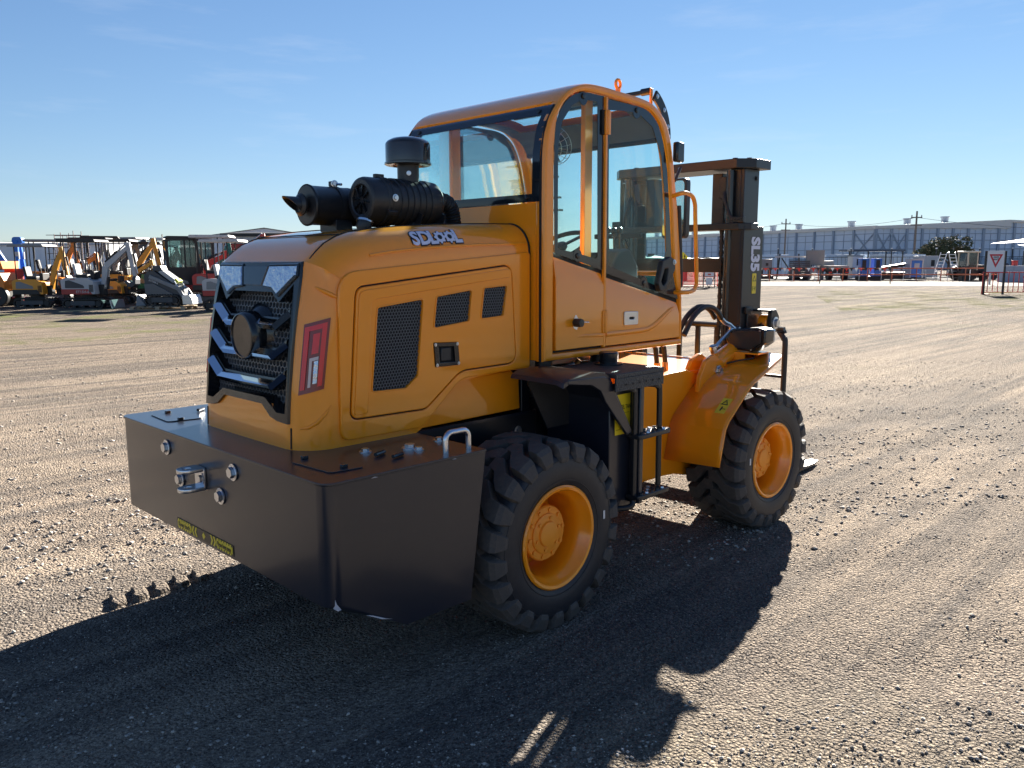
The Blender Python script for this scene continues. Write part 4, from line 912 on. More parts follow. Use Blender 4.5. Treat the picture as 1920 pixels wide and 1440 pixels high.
    MB().tube([q1 - upv * .02, q1 + Vector((-.05, -.01 * s_, .02)), q1 + Vector((-.13, 0, .04)), q1 + Vector((-.17, 0, .065))], .015, 10).build('hose_end', ZINC, tc_)
    for dy in (0, .045):
        h0 = q1 + Vector((-.17, -s_ * dy, .065)); MB().tube([h0, h0 + Vector((-.05, 0, .045)), h0 + Vector((-.12, 0, .075)), h0 + Vector((-.22, 0, .075)), h0 + Vector((-.33, 0, .02)), h0 + Vector((-.42, 0, -.08))], .016, 10, sm=6).build('hose', HOSE, tc_)
    # headlamp on its bracket
    hl_ = empty('headlamp'); hl_.parent = FL
    pr_ = [(s_ * y, z) for y, z in ((.535, 1.150), (.58, 1.215), (.755, 1.232), (.815, 1.220), (.815, 1.135), (.73, 1.075), (.57, 1.085))]
    MB().prism(pr_, 2.08, 2.20, 'yz').build('lamp_shell', BLKP, hl_, 30, .010)
    MB().prism([(.655 * s_ + (y - .655 * s_) * .82, 1.152 + (z - 1.152) * .8) for y, z in pr_], 2.072, 2.082, 'yz').build('shell_back', BLK, hl_, 30, .003)
    MB().prism([(.655 * s_ + (y - .655 * s_) * .94, 1.152 + (z - 1.152) * .92) for y, z in pr_], 2.20, 2.235, 'yz').build('lens', LENSW, hl_, 30, .008)
    for y, z in ((.575, 1.205), (.56, 1.10), (.72, 1.09), (.775, 1.212)): put('shell_screw', BOLT, ZINC, (2.079, s_ * y, z), (-1, 0, 0), hl_, .22)
    MB().bx(2.06, 2.20, s_ * .60, s_ * .78, 1.062, 1.072).bx(2.055, 2.066, s_ * .60, s_ * .69, 1.0, 1.072).build('lamp_bracket', YEL, hl_, 30)
    MB().tube([(2.10, s_ * .72, 1.07), (2.08, s_ * .74, 1.04), (2.04, s_ * .68, 1.025), (1.95, s_ * .60, 1.0)], .005, 6, sm=5).build('lamp_cable', HOSE, hl_)
    for k in (0, .09):   # two hoses rising from the deck to the cab
        if s_ < 0: MB().tube([(1.52 + k, -.40, .975), (1.515 + k, -.40, 1.03)], .020, 8).build('hose_end', COPPER, frn); MB().tube([(1.515 + k, -.40, 1.02), (1.50 + k, -.40, 1.10), (1.475 + k, -.40, 1.19)], .015, 10).build('deck_hose', HOSE, frn)

# ---- mast, carriage, guard and forks
MS = empty('mast'); MS.parent = FL
for s_ in (-1, 1):
    m_ = MB(); m_.bx(2.27, 2.53, s_ * .515, s_ * .535, .12, 1.875); m_.bx(2.27, 2.295, s_ * .515, s_ * .44, .12, 1.875); m_.bx(2.505, 2.53, s_ * .515, s_ * .44, .12, 1.875); m_.build('outer_channel', BLKM, MS, 30, .003)
    m_ = MB(); m_.bx(2.305, 2.50, s_ * .480, s_ * .505, .20, 2.245); m_.bx(2.305, 2.33, s_ * .48, s_ * .40, .20, 2.245); m_.bx(2.475, 2.50, s_ * .48, s_ * .40, .20, 2.245); m_.build('inner_channel', BLKM, MS, 30, .003)
    MB().cyl((2.285, s_ * .415, .25), (2.285, s_ * .415, 1.80), .030, n=20).build('lift_cylinder', BLKP, MS); MB().cyl((2.285, s_ * .415, 1.80), (2.285, s_ * .415, 2.235), .026, n=20).build('lift_rod', BLKP, MS)
    # chain as single links
    lk_ = MB(); lk_.bx(-.012, .012, -.009, .009, -.020, .020); lk_.cyl((0, -.012, .0), (0, .012, .0), .013, n=8); lme = lk_.mesh('chain_link'); lme.materials.append(BLKM)
    ce = empty('lift_chain'); ce.parent = MS
    for k in range(36):
        o = bpy.data.objects.new('chain_link', lme); COL.objects.link(o); o.parent = ce; o.matrix_local = Matrix.Translation((2.300, s_ * .355, .80 + k * .036)) @ Matrix.Scale(1 if k % 2 else .85, 4)
    MB().lathe([(.055, -.018), (.055, -.012), (.045, -.010), (.045, .010), (.055, .012), (.055, .018)], (2.355, s_ * .345, 2.10), (0, 1, 0), 20).build('chain_sheave', BLKM, MS)
    MB().bx(2.30, 2.40, s_ * .320, s_ * .375, 2.06, 2.20).build('sheave_bracket', BLKM, MS, 30, .004)
    # inner upright behind, roller blocks, tilt ear
    MB().bx(2.36, 2.46, s_ * .235, s_ * .31, 1.86, 2.23).build('free_lift_stop', BLKM, MS, 30, .003)
    MB().bx(2.37, 2.45, s_ * .29, s_ * .335, 1.87, 1.93).build('stop_block', BLKM, MS, 30, .003)
    ear = MB(); ear.prism(fillet([(2.33, 1.17), (2.33, 1.325), (2.50, 1.325), (2.545, 1.28), (2.545, 1.20), (2.50, 1.165)], .03, 4), s_ * .535, s_ * .552)
    ear.prism(fillet([(2.435, 1.17), (2.435, 1.325), (2.50, 1.325), (2.548, 1.28), (2.548, 1.20), (2.50, 1.165)], .03, 4), s_ * .64, s_ * .668); ear.bx(2.40, 2.52, s_ * .55, s_ * .66, 1.312, 1.326)
    ear.build('tilt_ear', BLKM, MS, 30, .004)
    put('ear_pin', BOLT, ZINC, (2.492, s_ * .668, 1.235), (0, s_, 0), MS, 1.5)
    MB().bx(2.30, 2.37, s_ * .535, s_ * .56, 1.30, 1.345).build('weld_block', BLKM, MS, 30, .004)
    MB().tube([(2.28, s_ * .385, 2.10), (2.262, s_ * .39, 2.05), (2.262, s_ * .42, 1.97), (2.262, s_ * .455, 1.90), (2.265, s_ * .46, 1.86)], .012, 8, sm=5).build('mast_hose', HOSE, MS)
    MB().bx(2.252, 2.285, s_ * .43, s_ * .535, 1.895, 1.935).build('hose_clamp', BLKM, MS, 30, .004)
    for k in range(4): put('clamp_screw', BOLTK, BLKM, (2.252, s_ * (.45 + k * .022), 1.915), (-1, 0, 0), MS, .3)
def beam(z0, z1, x0, x1, hy, name, cham=.07):
    pl = [(x0, -hy + cham), (x0, hy - cham), (x0 + cham, hy), (x1, hy), (x1, -hy), (x0 + cham, -hy)]
    MB().prism(pl, z0, z1, 'xy').build(name, BLKM, MS, 30, .004)
beam(2.245, 2.305, 2.25, 2.54, .565, 'top_crosshead', .09); beam(1.850, 1.893, 2.245, 2.40, .565, 'outer_tie_bar', .06)
MB().bx(2.36, 2.44, -.50, .50, 1.570, 1.665).build('middle_tie_bar', BLKM, MS, 30, .004); MB().bx(2.30, 2.42, -.50, .50, .45, .56).build('lower_tie_bar', BLKM, MS, 30, .004)
for x, y in ((2.36, -.40), (2.42, -.47), (2.36, .40), (2.42, .47)): put('crosshead_bolt', BOLTK, BLKM, (x, y, 2.305), (0, 0, 1), MS, 1.1)
# model lettering and warning sticker on the outer face of the right channel
ml = text_mesh('SL35', .150, .0075, .0004, .78); bm = bmesh.new(); bm.from_mesh(ml); bm.to_mesh(ml); bm.free()
finish('model_lettering', frame_mesh(ml, (2.425, -.5365, 1.690), (0, 0, -1), (1, 0, 0)), STKW, MS, 0)
ws_ = plate('mast_sticker', fillet([(2.40, 1.430), (2.40, 1.565), (2.455, 1.565), (2.455, 1.430)], .006, 2), 'xz', -.5362, .0016, STKY, MS)
finish('warning_triangle', orient(curve_mesh([[(2.406, 1.512), (2.449, 1.512), (2.4275, 1.552)], [(2.413, 1.516), (2.442, 1.516), (2.4275, 1.544)]], .0008), 'xz', -.5375), STKB, ws_, 0)
finish('pictogram', orient(curve_mesh([[(2.408, 1.450), (2.416, 1.450), (2.412, 1.465), (2.417, 1.480), (2.408, 1.480)], [(2.421, 1.463), (2.431, 1.463), (2.431, 1.467), (2.421, 1.467)], [(2.437, 1.455), (2.443, 1.450), (2.447, 1.475), (2.438, 1.480)]], .0008), 'xz', -.5375), STKB, ws_, 0)
put('stamp', BOLTK, BLKM, (2.46, -.506, 2.19), (0, -1, 0), MS, .6)
cr = empty('carriage'); cr.parent = FL
MB().bx(2.58, 2.64, -.60, .60, .50, .60).bx(2.58, 2.64, -.60, .60, .16, .26).bx(2.52, 2.60, -.30, -.25, .16, .60).bx(2.52, 2.60, .25, .30, .16, .60).build('fork_bar', BLKM, cr, 30, .004)
gd = [(2.68, -.655, .55), (2.68, -.655, 1.06), (2.68, -.645, 1.11), (2.68, -.61, 1.155), (2.68, -.555, 1.180), (2.68, .555, 1.180), (2.68, .61, 1.155), (2.68, .645, 1.11), (2.68, .655, 1.06), (2.68, .655, .55)]
gm = MB()
for a, b in zip(gd, gd[1:]): gm.bar(a, b, .035, .045 if abs(a[1] - b[1]) < .3 else .012, (1, 0, 0) if False else (0, 0, 1))
MB().tube(gd, .020, 8, sm=4).build('guard_frame', BLKM, cr)
for y in (-.44, -.28, -.12, .04, .20, .36, .52): MB().bx(2.67, 2.69, y - .017, y + .017, .55, 1.165).build('guard_bar', BLKM, cr, 30)
MB().bx(2.67, 2.69, -.655, .655, .545, .575).bx(2.67, 2.69, -.655, .655, .84, .86).build('guard_rail', BLKM, cr, 30)
for s_ in (-1, 1):
    y0, y1 = s_ * .40, s_ * .52
    fk = MB(); fk.bx(2.66, 2.70, y0, y1, .06, .62)
    fk.add([(2.66, y0, .02), (2.66, y1, .02), (2.66, y1, .075), (2.66, y0, .075), (3.55, y0, .03), (3.55, y1, .03), (3.55, y1, .05), (3.55, y0, .05), (3.70, s_ * .43, .035), (3.70, s_ * .49, .035), (3.70, s_ * .49, .045), (3.70, s_ * .43, .045)],
           [(0, 1, 2, 3), (0, 4, 5, 1), (3, 2, 6, 7), (0, 3, 7, 4), (1, 5, 6, 2), (4, 8, 9, 5), (7, 6, 10, 11), (4, 7, 11, 8), (5, 9, 10, 6), (8, 11, 10, 9)])
    fk.build('fork', mat('fork_steel', (.16, .15, .14), .45, .4), cr, 30, .003)

# ================================================================== THE YARD (yard axes: a = metres to the right, d = metres ahead)
AR = Vector((math.sin(YAW), -math.cos(YAW), 0)); AF = Vector((math.cos(YAW), math.sin(YAW), 0)); A0 = Vector((CAMP.x, CAMP.y, 0))
def YP(a, d, z=0.0): v = A0 + AR * a + AF * d; return Vector((v.x, v.y, z))
HD = YAW - PI / 2            # heading that points to the right across the yard
random.seed(4); rng = np.random.default_rng(7)
def nodes_of(m): return m.node_tree.nodes, m.node_tree.links
def ground_mat():
    m = bpy.data.materials.new('gravel_ground'); m.use_nodes = True; n, l = nodes_of(m); b = n['Principled BSDF']; b.inputs['Roughness'].default_value = .92; b.inputs['Specular IOR Level'].default_value = .02
    t = n.new('ShaderNodeTexCoord')
    def nz(scale, detail, rough, vec=None, dist=0):
        q = n.new('ShaderNodeTexNoise'); q.inputs['Scale'].default_value = scale; q.inputs['Detail'].default_value = detail; q.inputs['Roughness'].default_value = rough; q.inputs['Distortion'].default_value = dist
        l.new(vec or t.outputs['Object'], q.inputs['Vector']); return q.outputs['Fac']
    def mapv(rot, sc):
        q = n.new('ShaderNodeMapping'); q.inputs['Rotation'].default_value = (0, 0, rot); q.inputs['Scale'].default_value = sc; l.new(t.outputs['Object'], q.inputs['Vector']); return q.outputs['Vector']
    def rng_(v, a, b_, c=0, d=1):
        q = n.new('ShaderNodeMapRange'); q.inputs['From Min'].default_value = a; q.inputs['From Max'].default_value = b_; q.inputs['To Min'].default_value = c; q.inputs['To Max'].default_value = d; l.new(v, q.inputs['Value']); return q.outputs['Result']
    def mix(f, c1, c2, mode='MIX'):
        q = n.new('ShaderNodeMixRGB'); q.blend_type = mode
        if isinstance(f, float): q.inputs['Fac'].default_value = f
        else: l.new(f, q.inputs['Fac'])
        for k, c in (('Color1', c1), ('Color2', c2)):
            if isinstance(c, tuple): q.inputs[k].default_value = (*c, 1)
            else: l.new(c, q.inputs[k])
        return q.outputs['Color']
    streak = mapv(-(HD + .16), (.10, 1.5, 1)); streak2 = mapv(-(HD - .10), (.06, 3.2, 1))
    s1 = nz(1.0, 8, .62, streak, .6); s2 = nz(1.0, 6, .6, streak2, .5)
    base = mix(rng_(s1, .36, .66), (.215, .195, .178), (.520, .437, .350))
    base = mix(rng_(s2, .50, .70, 0, .85), base, (.150, .142, .137))
    s3 = nz(1.0, 5, .55, mapv(-(HD + .05), (.035, 5.5, 1)), .4); base = mix(rng_(s3, .50, .62, 0, .55), base, (.51, .43, .345))
    big = nz(.22, 5, .6); base = mix(rng_(big, .48, .66, 0, .60), base, (.200, .187, .176))
    gr_ = nz(.13, 4, .6, mapv(.4, (1, 1, 1))); base = mix(rng_(gr_, .60, .74, 0, .38), base, (.19, .195, .11))
    fine = nz(55, 5, .75); base = mix(rng_(fine, .35, .68, 0, 1), mix(1.0, base, (.40, .40, .43), 'MULTIPLY'), mix(1.0, base, (1.38, 1.33, 1.25), 'MULTIPLY'))
    vo = n.new('ShaderNodeTexVoronoi'); vo.inputs['Scale'].default_value = 75; l.new(t.outputs['Object'], vo.inputs['Vector'])
    vc = n.new('ShaderNodeTexVoronoi'); vc.inputs['Scale'].default_value = 42; l.new(t.outputs['Object'], vc.inputs['Vector'])
    bwv = n.new('ShaderNodeRGBToBW'); l.new(vc.outputs['Color'], bwv.inputs[0])
    base = mix(rng_(bwv.outputs[0], .15, .85, 0, .5), base, mix(1.0, base, (1.45, 1.42, 1.40), 'MULTIPLY'))
    f2 = nz(150, 3, .7); base = mix(rng_(f2, .36, .66, 0, 1), mix(1.0, base, (.62, .62, .64), 'MULTIPLY'), mix(1.0, base, (1.28, 1.26, 1.22), 'MULTIPLY'))
    ln = n.new('ShaderNodeVectorMath'); ln.operation = 'LENGTH'; l.new(t.outputs['Object'], ln.inputs[0]); base = mix(rng_(ln.outputs['Value'], 7, 34, 0, .62), base, mix(1.0, base, (.42, .42, .44), 'MULTIPLY'))   # greyer far yard; colour darkened with distance to tone down its sunlit glare
    l.new(base, b.inputs['Base Color'])
    h1 = nz(38, 6, .8); h2 = nz(9, 5, .65); ad = n.new('ShaderNodeMath'); ad.operation = 'ADD'; l.new(h1, ad.inputs[0])
    mu = n.new('ShaderNodeMath'); mu.operation = 'MULTIPLY'; mu.inputs[1].default_value = -1.5; l.new(vo.outputs['Distance'], mu.inputs[0]); l.new(mu.outputs[0], ad.inputs[1])
    a2 = n.new('ShaderNodeMath'); a2.operation = 'ADD'; l.new(ad.outputs[0], a2.inputs[0]); m2 = n.new('ShaderNodeMath'); m2.operation = 'MULTIPLY'; m2.inputs[1].default_value = 1.6; l.new(h2, m2.inputs[0]); l.new(m2.outputs[0], a2.inputs[1])
    a3_ = n.new('ShaderNodeMath'); a3_.operation = 'ADD'; l.new(a2.outputs[0], a3_.inputs[0]); m3 = n.new('ShaderNodeMath'); m3.operation = 'MULTIPLY'; m3.inputs[1].default_value = 2.5; l.new(s2, m3.inputs[0]); l.new(m3.outputs[0], a3_.inputs[1])
    bp = n.new('ShaderNodeBump'); bp.inputs['Strength'].default_value = .95; bp.inputs['Distance'].default_value = .034; l.new(a3_.outputs[0], bp.inputs['Height']); l.new(bp.outputs['Normal'], b.inputs['Normal'])
    return m
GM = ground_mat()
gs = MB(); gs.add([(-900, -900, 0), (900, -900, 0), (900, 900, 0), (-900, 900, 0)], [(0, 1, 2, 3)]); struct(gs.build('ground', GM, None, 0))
# near gravel: real relief (ruts, ripples, tread prints), standing 5 mm proud of the far sheet and fading into it
NX = 330; ext = 17.0
gx = np.linspace(-1, 1, NX); gx = np.sign(gx) * (np.abs(gx) ** 1.5) * ext
cx0, cy0 = -.6, -.9
X, Y = np.meshgrid(gx + cx0, gx + cy0, indexing='ij'); Z = np.zeros_like(X)
ca, sa = math.cos(HD + .16), math.sin(HD + .16)
for i in range(NX):
    for j in range(NX):
        x, y = X[i, j], Y[i, j]; u = x * ca + y * sa; v = -x * sa + y * ca
        rr_ = max(abs(gx[i]), abs(gx[j])) / ext
        h = mnoise.noise((u * .22, v * 1.6, 3.1)) * .016 + mnoise.noise((u * .5, v * 4.5, 9.2)) * .008 + mnoise.noise((x * 3.2, y * 3.2, 1.7)) * .007 + mnoise.noise((x * 9, y * 9, 4.4)) * .005
        # a tread print track running out behind the counterweight
        fade = max(0.0, 1 - rr_ ** 3)
        Z[i, j] = .005 + (h + .012) * fade * .8
under = np.exp(-(((X - 1.0) / 1.9) ** 4 + (Y / 1.15) ** 4)); Z = Z * (1 - .75 * under)
gm = MB(); me = bpy.data.meshes.new('gravel_apron')
vs = np.stack([X, Y, Z], -1).reshape(-1, 3); idx = np.arange(NX * NX).reshape(NX, NX)
fs = np.stack([idx[:-1, :-1], idx[1:, :-1], idx[1:, 1:], idx[:-1, 1:]], -1).reshape(-1, 4)
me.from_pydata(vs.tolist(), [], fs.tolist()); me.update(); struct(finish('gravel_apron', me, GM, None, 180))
def zat(x, y):
    i = np.clip(np.searchsorted(gx, x - cx0), 0, NX - 1); j = np.clip(np.searchsorted(gx, y - cy0), 0, NX - 1); return Z[i, j]
# loose stones
iv = np.array([(1, 0, 0), (0, 1, 0), (-1, 0, 0), (0, -1, 0), (.1, .1, 1), (0, 0, -1)]); itf = np.array([(0, 1, 4), (1, 2, 4), (2, 3, 4), (3, 0, 4), (1, 0, 5), (2, 1, 5), (3, 2, 5), (0, 3, 5)]); NV = 6
def stones(name, count, rmin, rmax, smin, smax, m, seed, label, lanes=True):
    g = np.random.default_rng(seed); r_ = np.exp(g.uniform(math.log(rmin), math.log(rmax), count)); th = YAW + g.uniform(-.72, .72, count)
    px = CAMP.x + r_ * np.cos(th); py = CAMP.y + r_ * np.sin(th)
    clump = np.array([mnoise.noise(((a * ca + b * sa) * .22, (-a * sa + b * ca) * 1.5, .5)) for a, b in zip(px, py)]); keep = (clump + g.uniform(-.34, .34, count) > -.02) | (not lanes); px, py, r_ = px[keep], py[keep], r_[keep]; c = len(px)
    s_ = (smin + (smax - smin) * g.random(c) ** 4.0) * np.clip(r_ / 3.2, .7, 1.7)
    V = iv[None] * (1 + g.uniform(-.28, .28, (c, NV))[..., None]) * (s_[:, None] * g.uniform(.65, 1.25, (c, 3)))[:, None, :] * np.array([1, 1, .62])
    an = g.uniform(0, 2 * PI, c); co, si = np.cos(an), np.sin(an); V = np.stack([V[..., 0] * co[:, None] - V[..., 1] * si[:, None], V[..., 0] * si[:, None] + V[..., 1] * co[:, None], V[..., 2]], -1)
    V += np.stack([px, py, zat(px, py) + s_ * .18], -1)[:, None, :]
    Ff = (itf[None] + (np.arange(c) * NV)[:, None, None]).reshape(-1, 3)
    me = bpy.data.meshes.new(name); me.vertices.add(c * NV); me.vertices.foreach_set('co', V.reshape(-1)); me.loops.add(len(Ff) * 3); me.loops.foreach_set('vertex_index', Ff.reshape(-1).astype(np.int32))
    me.polygons.add(len(Ff)); me.polygons.foreach_set('loop_start', np.arange(0, len(Ff) * 3, 3, dtype=np.int32)); me.update(); me.validate()
    o = finish(name, me, m, None, 0); o['kind'] = 'stuff'; o['label'] = label; o['category'] = 'gravel'
def stone_mat(name, c, hi):
    m = bpy.data.materials.new(name); m.use_nodes = True; n, l = nodes_of(m); b = n['Principled BSDF']; b.inputs['Roughness'].default_value = .85
    g = n.new('ShaderNodeNewGeometry'); mxx = n.new('ShaderNodeMixRGB'); mxx.inputs['Color1'].default_value = (*c, 1); mxx.inputs['Color2'].default_value = (*hi, 1)
    l.new(g.outputs['Random Per Island'], mxx.inputs['Fac']); l.new(mxx.outputs[0], b.inputs['Base Color']); return m
GSM = stone_mat('gravel_stone', (.12, .115, .11), (.48, .425, .365))
stones('gravel', 95000, 1.5, 14, .0016, .0048, GSM, 3, 'fine grey brown crushed gravel strewn over the yard', False)
stones('coarse_gravel', 62000, 1.5, 16, .0028, .0120, GSM, 8, 'coarser grey stones lying in lanes on the gravel')
stones('pale_chips', 500, 1.8, 9, .002, .009, stone_mat('pale_stone', (.40, .38, .35), (.62, .60, .57)), 5, 'few pale stone chips scattered on the dark gravel')
# tread prints pressed up beside the counterweight's shadow
pm_ = MB()
for k in range(5):
    c = Vector((-.90 - k * .105, .805 - k * .004, 0)); z0 = float(zat(np.array([c.x]), np.array([c.y]))[0])
    pts = [(.0, .055), (.035, .06), (.055, .0), (.035, -.085), (-.02, -.10), (-.035, -.06), (-.012, -.02)]
    vs = [(c.x + p[0] * 1.25, c.y + p[1] * 1.1, z0 - .012) for p in pts] + [(c.x + p[0] * .9, c.y + p[1] * .95, z0 + .022) for p in pts]
    n_ = len(pts); pm_.add(vs, [tuple(range(n_, 2 * n_))] + [(i, (i + 1) % n_, (i + 1) % n_ + n_, i + n_) for i in range(n_)])
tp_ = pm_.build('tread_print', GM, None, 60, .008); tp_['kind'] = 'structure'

# ---- paved strip, road beyond the far fence
CONC = mat('pale_concrete', (.20, .19, .172), .9, spec=.02, vary=.12, vscale=.4); ASPH = mat('far_asphalt', (.07, .07, .072), .9, spec=.02, vary=.2, vscale=.2)
def quadsheet(name, pts, z, m): return struct(MB().add([YP(a, d, z) for a, d in pts], [tuple(range(len(pts)))]).build(name, m, None, 0))
quadsheet('concrete_path', [(10, 57), (60, 51), (70, 66), (10, 70)], .012, CONC)
quadsheet('far_road', [(-80, 74), (140, 74), (160, 96), (-80, 96)], .012, ASPH)
def grass_mat():
    m = bpy.data.materials.new('thin_grass'); m.use_nodes = True; n, l = nodes_of(m); b = n['Principled BSDF']; b.inputs['Base Color'].default_value = (.20, .21, .10, 1); b.inputs['Roughness'].default_value = 1; b.inputs['Specular IOR Level'].default_value = 0
    t = n.new('ShaderNodeTexCoord'); q = n.new('ShaderNodeTexNoise'); q.inputs['Scale'].default_value = .55; q.inputs['Detail'].default_value = 9; q.inputs['Roughness'].default_value = .72; l.new(t.outputs['Object'], q.inputs['Vector'])
    r_ = n.new('ShaderNodeMapRange'); r_.inputs['From Min'].default_value = .50; r_.inputs['From Max'].default_value = .66; r_.inputs['To Max'].default_value = .75; l.new(q.outputs['Fac'], r_.inputs['Value']); l.new(r_.outputs['Result'], b.inputs['Alpha']); return m
quadsheet('grass_verge', [(11, 27), (32, 25), (34, 46), (17, 47)], .006, grass_mat()); quadsheet('weedy_ground', [(-22, 12), (-5, 12), (-6, 27), (-24, 27)], .006, MATS.get('x') or bpy.data.materials['thin_grass'])
# ---- colours for the background
BYEL = mat('bg_yellow', (.62, .27, .02), .45, vary=.1); BORG = mat('bg_orange', (.70, .20, .015), .45, vary=.1); BWH = mat('bg_white', (.42, .42, .43), .4, vary=.05)
BRED = mat('bg_red', (.36, .03, .025), .45, vary=.1); BTEAL = mat('bg_teal', (.01, .17, .14), .45, vary=.1); BBLU = mat('bg_blue', (.02, .14, .48), .4, vary=.1)
BGR = mat('bg_charcoal', (.045, .05, .058), .5, vary=.1); BMG = mat('bg_mid_grey', (.19, .20, .21), .5, vary=.1); BK = mat('bg_black', (.014, .014, .015), .55, vary=.2)
BST = mat('bg_steel', (.52, .53, .54), .35, .8); WRAP = mat('plastic_wrap', (.50, .50, .50), .35, bump=.8, bscale=14); WOOD = mat('pallet_wood', (.42, .31, .20), .8, vary=.25, vscale=8)
BGL = glass('bg_glass', (.55, .66, .66), 1.2, .05)
YGREEN = mat('lime', (.55, .62, .05), .5)

def track(par, y, L, h, w_=.26):
    te = empty('track'); te.parent = par; te.location = (0, y, 0)
    n_ = 26; r_ = h / 2; pts = []
    pts = arc(L / 2 - r_, r_, r_, -90, 90, 8) + arc(-L / 2 + r_, r_, r_, 90, 270, 8)
    m_ = MB(); vs = []; k = len(pts)
    inn = [(p[0] * .96, r_ + (p[1] - r_) * .80) for p in pts]
    for yy in (-w_ / 2, w_ / 2): vs += [(p[0], yy, p[1]) for p in pts]
    for yy in (-w_ / 2, w_ / 2): vs += [(p[0], yy, p[1]) for p in inn]
    fs = []
    for i in range(k):
        j = (i + 1) % k; fs += [(i, j, k + j, k + i), (2 * k + i, 3 * k + i, 3 * k + j, 2 * k + j), (i, 2 * k + i, 2 * k + j, j), (k + i, k + j, 3 * k + j, 3 * k + i)]
    m_.add(vs, fs)
    # grousers
    per = 0
    for i in range(k):
        a, b = Vector(pts[i]), Vector(pts[(i + 1) % k]); seg = (b - a).length; nb = max(1, int(seg / .09))
        for q in range(nb):
            c = a.lerp(b, (q + .5) / nb); d = (b - a).normalized(); nrm_ = Vector((d.y, -d.x)); m_.box((c.x + nrm_.x * .01, 0, c.y + nrm_.y * .01), (.04, w_, .03), Matrix.Rotation(-math.atan2(d.y, d.x), 3, 'Y'))
    m_.build('track_belt', BK, te, 0)
    for s_ in (-1, 1): MB().bx(-L * .30, L * .30, s_ * w_ * .34, s_ * w_ * .30 + s_ * .06, h * .34, h * .78).build('track_frame', BGR, te, 0)
    for x in (-L / 2 + r_, L / 2 - r_): MB().cyl((x, -w_ * .46, r_), (x, w_ * .46, r_), r_ * .62, n=14).build('sprocket', BK, te)
    for i in range(3): MB().cyl((-L * .22 + i * L * .22, -w_ * .4, h * .20), (-L * .22 + i * L * .22, w_ * .4, h * .20), h * .13, n=10).build('roller', BK, te)
    return te
